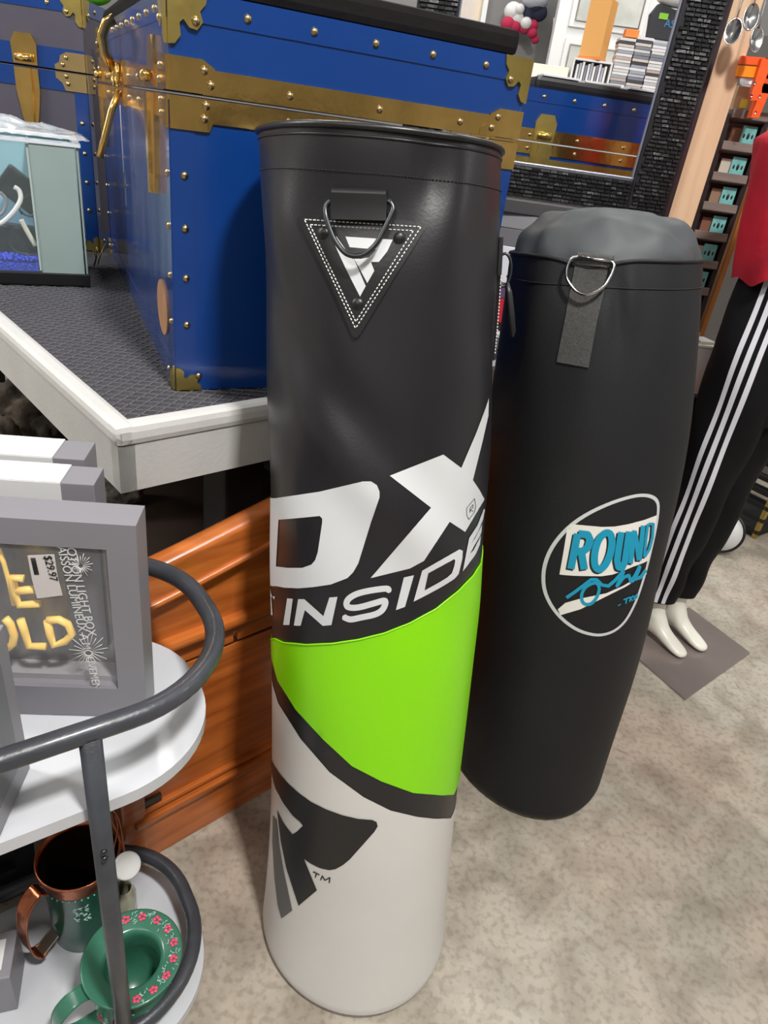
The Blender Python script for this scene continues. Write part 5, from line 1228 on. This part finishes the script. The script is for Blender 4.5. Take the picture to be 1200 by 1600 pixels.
for c_, d_ in (((-TW/2, .006, .333), (TW+.004, .016, .010)), ((-TW/2, TD-.006, .333), (TW+.004, .016, .010)), ((-.006, TD/2, .333), (.016, TD, .010)), ((-TW+.006, TD/2, .333), (.016, TD, .010))): b.box(c_, d_, bev=.002)
b.build('top_rim', mat('white_rim', (220, 226, 232), .3), tk)
# crumpled clear bag lying on the tank
b = MB(); vs = []; nn = 50
for j_ in range(21):
    for i in range(nn+1):
        x = .02-(TW+.01)*i/nn; y = -.012+.24*j_/20; e = min(1, j_/3, (20-j_)/3, i/3, (nn-i)/3)
        vs.append(V((x+.01*noise.noise(V((x*20, y*20, 3))), y, .340+.004+.034*e*(.55+.9*noise.noise(V((x*14, y*22, 4))))*min(1, .25+1.4*i/nn)+.006*abs(noise.noise(V((x*60, y*60, 9)))))))
b.add(vs, [(j_*(nn+1)+i, j_*(nn+1)+i+1, (j_+1)*(nn+1)+i+1, (j_+1)*(nn+1)+i) for j_ in range(20) for i in range(nn)], True)
o = b.build('crumpled_plastic_bag', mat('milky_plastic', (228, 234, 242), .15, 0, .6, 30, alpha=.5, coat=1., bdist=.006)); o.matrix_world = Mt; ROOT[o.name] = Mt; meta(o, 'crumpled milky plastic bag lying on top of the aquarium', 'bag')
# dry twigs and tape between aquarium and trunk
for i, (x, y) in enumerate(((153, 392), (147, 395))):
    p = atz(x, y+22, ZT); tw = thing('dry_twig', ['dry twig leaning between the aquarium and the large trunk, right one', 'dry twig leaning by the aquarium corner, left one'][i], 'twig', tuple(p), group='twigs by the aquarium')
    b = MB(); b.tube([p+V((0, 0, .002)), p+V((.01, 0, .03)), p+V((.028-.02*i, 0, .065))], [.0022, .002, .0012], 6); b.tube([p+V((.008, 0, .025)), p+V((.0, .0, .05))], .0012, 5); b.build('stem', BRASSD, tw, False)
# green plush on trunk two
o = MB(); o.sphere((0, 0, 0), .05, 20, 12, (1.4, .8, .8)); g = o.build('green_cushion', mat('bright_green_cloth', (96, 190, 30), .8, 0, .5, 40)); q = V((-1.10, 2.52, ZT+.664+.043)); g.location = q; meta(g, 'bright green cushion on top of the grey and blue trunk', 'cushion')

# ================================================================== BACKGROUND
ctr = thing('tall_counter', 'tall white counter far behind the mosaic frame under the disc cases', 'counter', (.86, 4.02, 0), 0)
MB().box((0, 0, .82), (1.3, .5, 1.64), bev=.004).build('counter_body', WHITE, ctr); MB().box((0, -.01, 1.65), (1.34, .54, .03), bev=.004).build('counter_top', WHITE, ctr)
CT = 1.6655
pb = atz(836, 118, CT)
b = MB(); b.box((0, 0, .03), (.19, .10, .06), bev=.002); o = b.build('cream_carton', mat('cream_card', (226, 222, 206), .6)); o.location = (.385, 3.95, CT); meta(o, 'cream carton on the white counter, left of the disc cases', 'carton'); o.location = (.46, 3.86, CT)
cab = thing('glazed_cabinet', 'white cabinet with two framed glass-fronted panels behind the tan box', 'cabinet', (1.04, 4.62, 0), 0)
MB().box((0, .06, 1.4), (.98, .1, 2.8), bev=.003).build('cabinet_body', WHITE, cab)
for (x0, x1, z0, z1) in ((-.42, -.02, 1.98, 2.62), (-.42, -.02, 1.45, 1.93), (.06, .46, 1.98, 2.62), (.06, .46, 1.45, 1.93)):
    d = MB(); d.box(((x0+x1)/2, .004, (z0+z1)/2), (x1-x0, .02, z1-z0), bev=.003); dr = d.build('door_panel', WHITE, cab)
    MB().box(((x0+x1)/2, -.009, (z0+z1)/2), (x1-x0-.06, .006, z1-z0-.06)).build('door_pane', mat('grey_art_print', (196, 196, 190), .4, 0, 0, 5, .3, 8, col2=(168, 170, 164)), dr)
    b = MB(); w2, h2 = (x1-x0)/2-.03, (z1-z0)/2-.03; b.tube([V(((x0+x1)/2+sx*w2, -.012, (z0+z1)/2+sz*h2)) for sx, sz in ((-1, -1), (1, -1), (1, 1), (-1, 1))], .005, 6, True); b.build('pane_bead', mat('grey_bead', (130, 124, 120), .5), dr)
# picture, wall print left
pic = thing('framed_picture', 'white framed pale print on the wall, above the black slab', 'picture', (.06, 4.62, 1.80), 0)
for (c, s_) in (((0, 0, .0), (.26, .03, .03)), ((0, 0, .5), (.26, .03, .03)), ((-.115, 0, .25), (.03, .03, .5)), ((.115, 0, .25), (.03, .03, .5))): MB().box(c, s_, bev=.002).build('frame_bar', WHITE, pic)
MB().box((0, .008, .25), (.22, .006, .48)).build('print_sheet', mat('beige_art_print', (214, 196, 168), .6, 0, 0, 5, .3, 9, col2=(186, 182, 190)), pic)
pic.location.y = Y1-.02
# knitted bundle hanging on the wall
kb = aty(818, 30, Y1-.12); kn = thing('knitted_bundle', 'red, white and navy knitted bundle hanging on the grey wall', 'bundle', tuple(kb))
rnd = random.Random(2)
for nm, m, lst in (('white_knit', WHITE, [(802, 18, .055), (808, 28, .05), (822, 36, .035), (812, 14, .03)]), ('navy_knit', mat('navy_knit', (36, 40, 62), .9), [(830, 14, .05), (842, 20, .05), (826, 24, .04), (838, 6, .05)]), ('red_knit', mat('red_knit', (170, 36, 70), .9), [(794, 38, .045), (804, 42, .04), (820, 44, .035), (832, 52, .03), (836, 62, .025), (832, 40, .035)])):
    b = MB()
    for x, y, r_ in lst:
        p = aty(x, y, Y1-.13+rnd.uniform(-.02, .02)); b.sphere(p, r_, 14, 9, (1, .8, .9))
    b.build(nm, m, kn, False)
b = MB(); p = aty(836, 2, Y1-.13); b.sphere(p, .075, 14, 9, (1, .8, .6)); b.build('grey_knit', mat('grey_knit', (170, 172, 180), .9), kn, False)
b = MB(); b.tube([p+V((0, 0, .02)), p+V((0, .10, .08))], .006, 6); b.build('hook', STEEL, kn, False)
b = MB(); p0, p1 = aty(868, 28, Y1-.01), aty(864, 56, Y1-.01); b.tube([p0, p1], .012, 8); o = b.build('wall_handle', WHITE); meta(o, 'short white vertical handle on the grey wall left of the cabinet', 'handle')
# white cube shelf with thin books and tan box
csx = .655; cs_ = thing('cube_shelf', 'small white cube shelf holding thin upright books on the white counter', 'shelf', (csx, 3.86, CT), 0)
for (c, s_) in (((0, 0, .004), (.18, .12, .008)), ((0, 0, .098), (.18, .12, .008)), ((-.086, 0, .051), (.008, .12, .086)), ((.086, 0, .051), (.008, .12, .086)), ((0, .056, .051), (.164, .006, .086))): MB().box(c, s_).build('board', WHITE, cs_)
for i in range(11):
    hh = .070+.006*((i*7) % 3); o = MB().box((0, 0, hh/2), (.0095, .09, hh)).build('thin_book', mat('book_spine%d' % (i % 4), [(214, 212, 214), (160, 164, 176), (226, 222, 214), (120, 122, 136)][i % 4], .6))
    o.location = (csx-.064+i*.0128, 3.853, CT+.0085); meta(o, '%s thin upright book from the left in the small white cube shelf' % ['first', 'second', 'third', 'fourth', 'fifth', 'sixth', 'seventh', 'eighth', 'ninth', 'tenth', 'eleventh'][i], 'book', 'thin books in the cube shelf')
tb = thing('tan_box', 'tall tan cardboard box standing on the white cube shelf', 'box', (.655, 3.86, CT+.1025), R(-28))
MB().box((0, 0, .120), (.098, .098, .22), bev=.002).build('carton', mat('tan_card', (214, 156, 84), .6), tb); MB().box((0, 0, .005), (.105, .105, .009), bev=.001).build('base_tray', mat('orange_card', (226, 130, 56), .6), tb)
# disc cases: one mesh, many copies
dm = None; pal = [(206, 204, 200), (176, 176, 182), (150, 156, 166), (196, 186, 176), (216, 212, 214), (120, 124, 134), (56, 58, 66), (180, 160, 150)]
cms = [mat('case%d' % i, c, .45) for i, c in enumerate(pal)]
meshes = []
for m in cms:
    o = MB().box((0, 0, .0055), (.072, .07, .0105), bev=.0008).build('disc_case', m); meshes.append(o.data); bpy.data.objects.remove(o)
rnd = random.Random(12)
cols = [(.786, 17), (.862, 18), (.938, 17), (1.014, 18), (1.090, 16)]
names = ['leftmost column', 'second column from the left', 'middle column', 'fourth column from the left', 'rightmost column']
ORD = ['first', 'second', 'third', 'fourth', 'fifth', 'sixth', 'seventh', 'eighth', 'ninth', 'tenth', 'eleventh', 'twelfth', 'thirteenth', 'fourteenth', 'fifteenth', 'sixteenth', 'seventeenth', 'eighteenth']
for ci, (x, n) in enumerate(cols):
    for k in range(n):
        o = bpy.data.objects.new('disc_case', meshes[rnd.choice([0, 0, 1, 2, 3, 4, 4, 5, 6, 7])]); COL.objects.link(o); o.location = (x+rnd.uniform(-.002, .002), 3.84+rnd.uniform(-.002, .002), CT+.0005+k*.0118)
        o.rotation_euler = (0, 0, rnd.uniform(-.04, .04)); cn_ = {0: 'pale grey', 1: 'light grey', 2: 'blue-grey', 3: 'beige', 4: 'off-white', 5: 'slate', 6: 'black', 7: 'brown-grey'}[int(o.data.materials[0].name[4:])]
        meta(o, '%s disc case, %s from the bottom in the %s' % (cn_, ORD[k], names[ci]), 'disc case', 'disc cases stacked on the white counter')
zt_ = CT+17*.0118+.003
o = MB().box((0, 0, .016), (.06, .05, .03), bev=.002).build('small_orange_box', MATS['orange_card']); o.location = (.80, 3.84, zt_+.001); meta(o, 'small orange box on top of the first disc case column', 'box')
pz = CT+18*.0118+.003
pu = thing('zip_pouch', 'black zip pouch with green and blue lettering leaning on top of the disc cases', 'pouch', (.955, 3.84, pz), R(4))
b = MB(); b.prism([(-.085, 0), (.085, 0), (.092, .105), (.0, .112), (-.070, .125), (-.095, .085)], lambda x, z, h: V((x, h, z)), -.02, .02); b.build('pouch_body', mat('charcoal_fabric', (44, 46, 52), .7), pu)
b = MB(); b.box((-.040, -.0215, .082), (.040, .002, .022)); b.build('green_patch', mat('green_print', (130, 190, 50), .5), pu)
text('ASM', .042, Matrix.Translation(V((-.028, -.022, .045))) @ Matrix.Rotation(R(90), 4, 'X'), mat('blue_print', (60, 130, 190), .5), pu, 'blue_lettering')
b = MB(); b.sphere((.96, 3.84, pz+.155), .06, 18, 10, (1.6, .9, .6)); o = b.build('white_cloth', WHITE); meta(o, 'white cloth bundle on top of the black zip pouch', 'cloth')
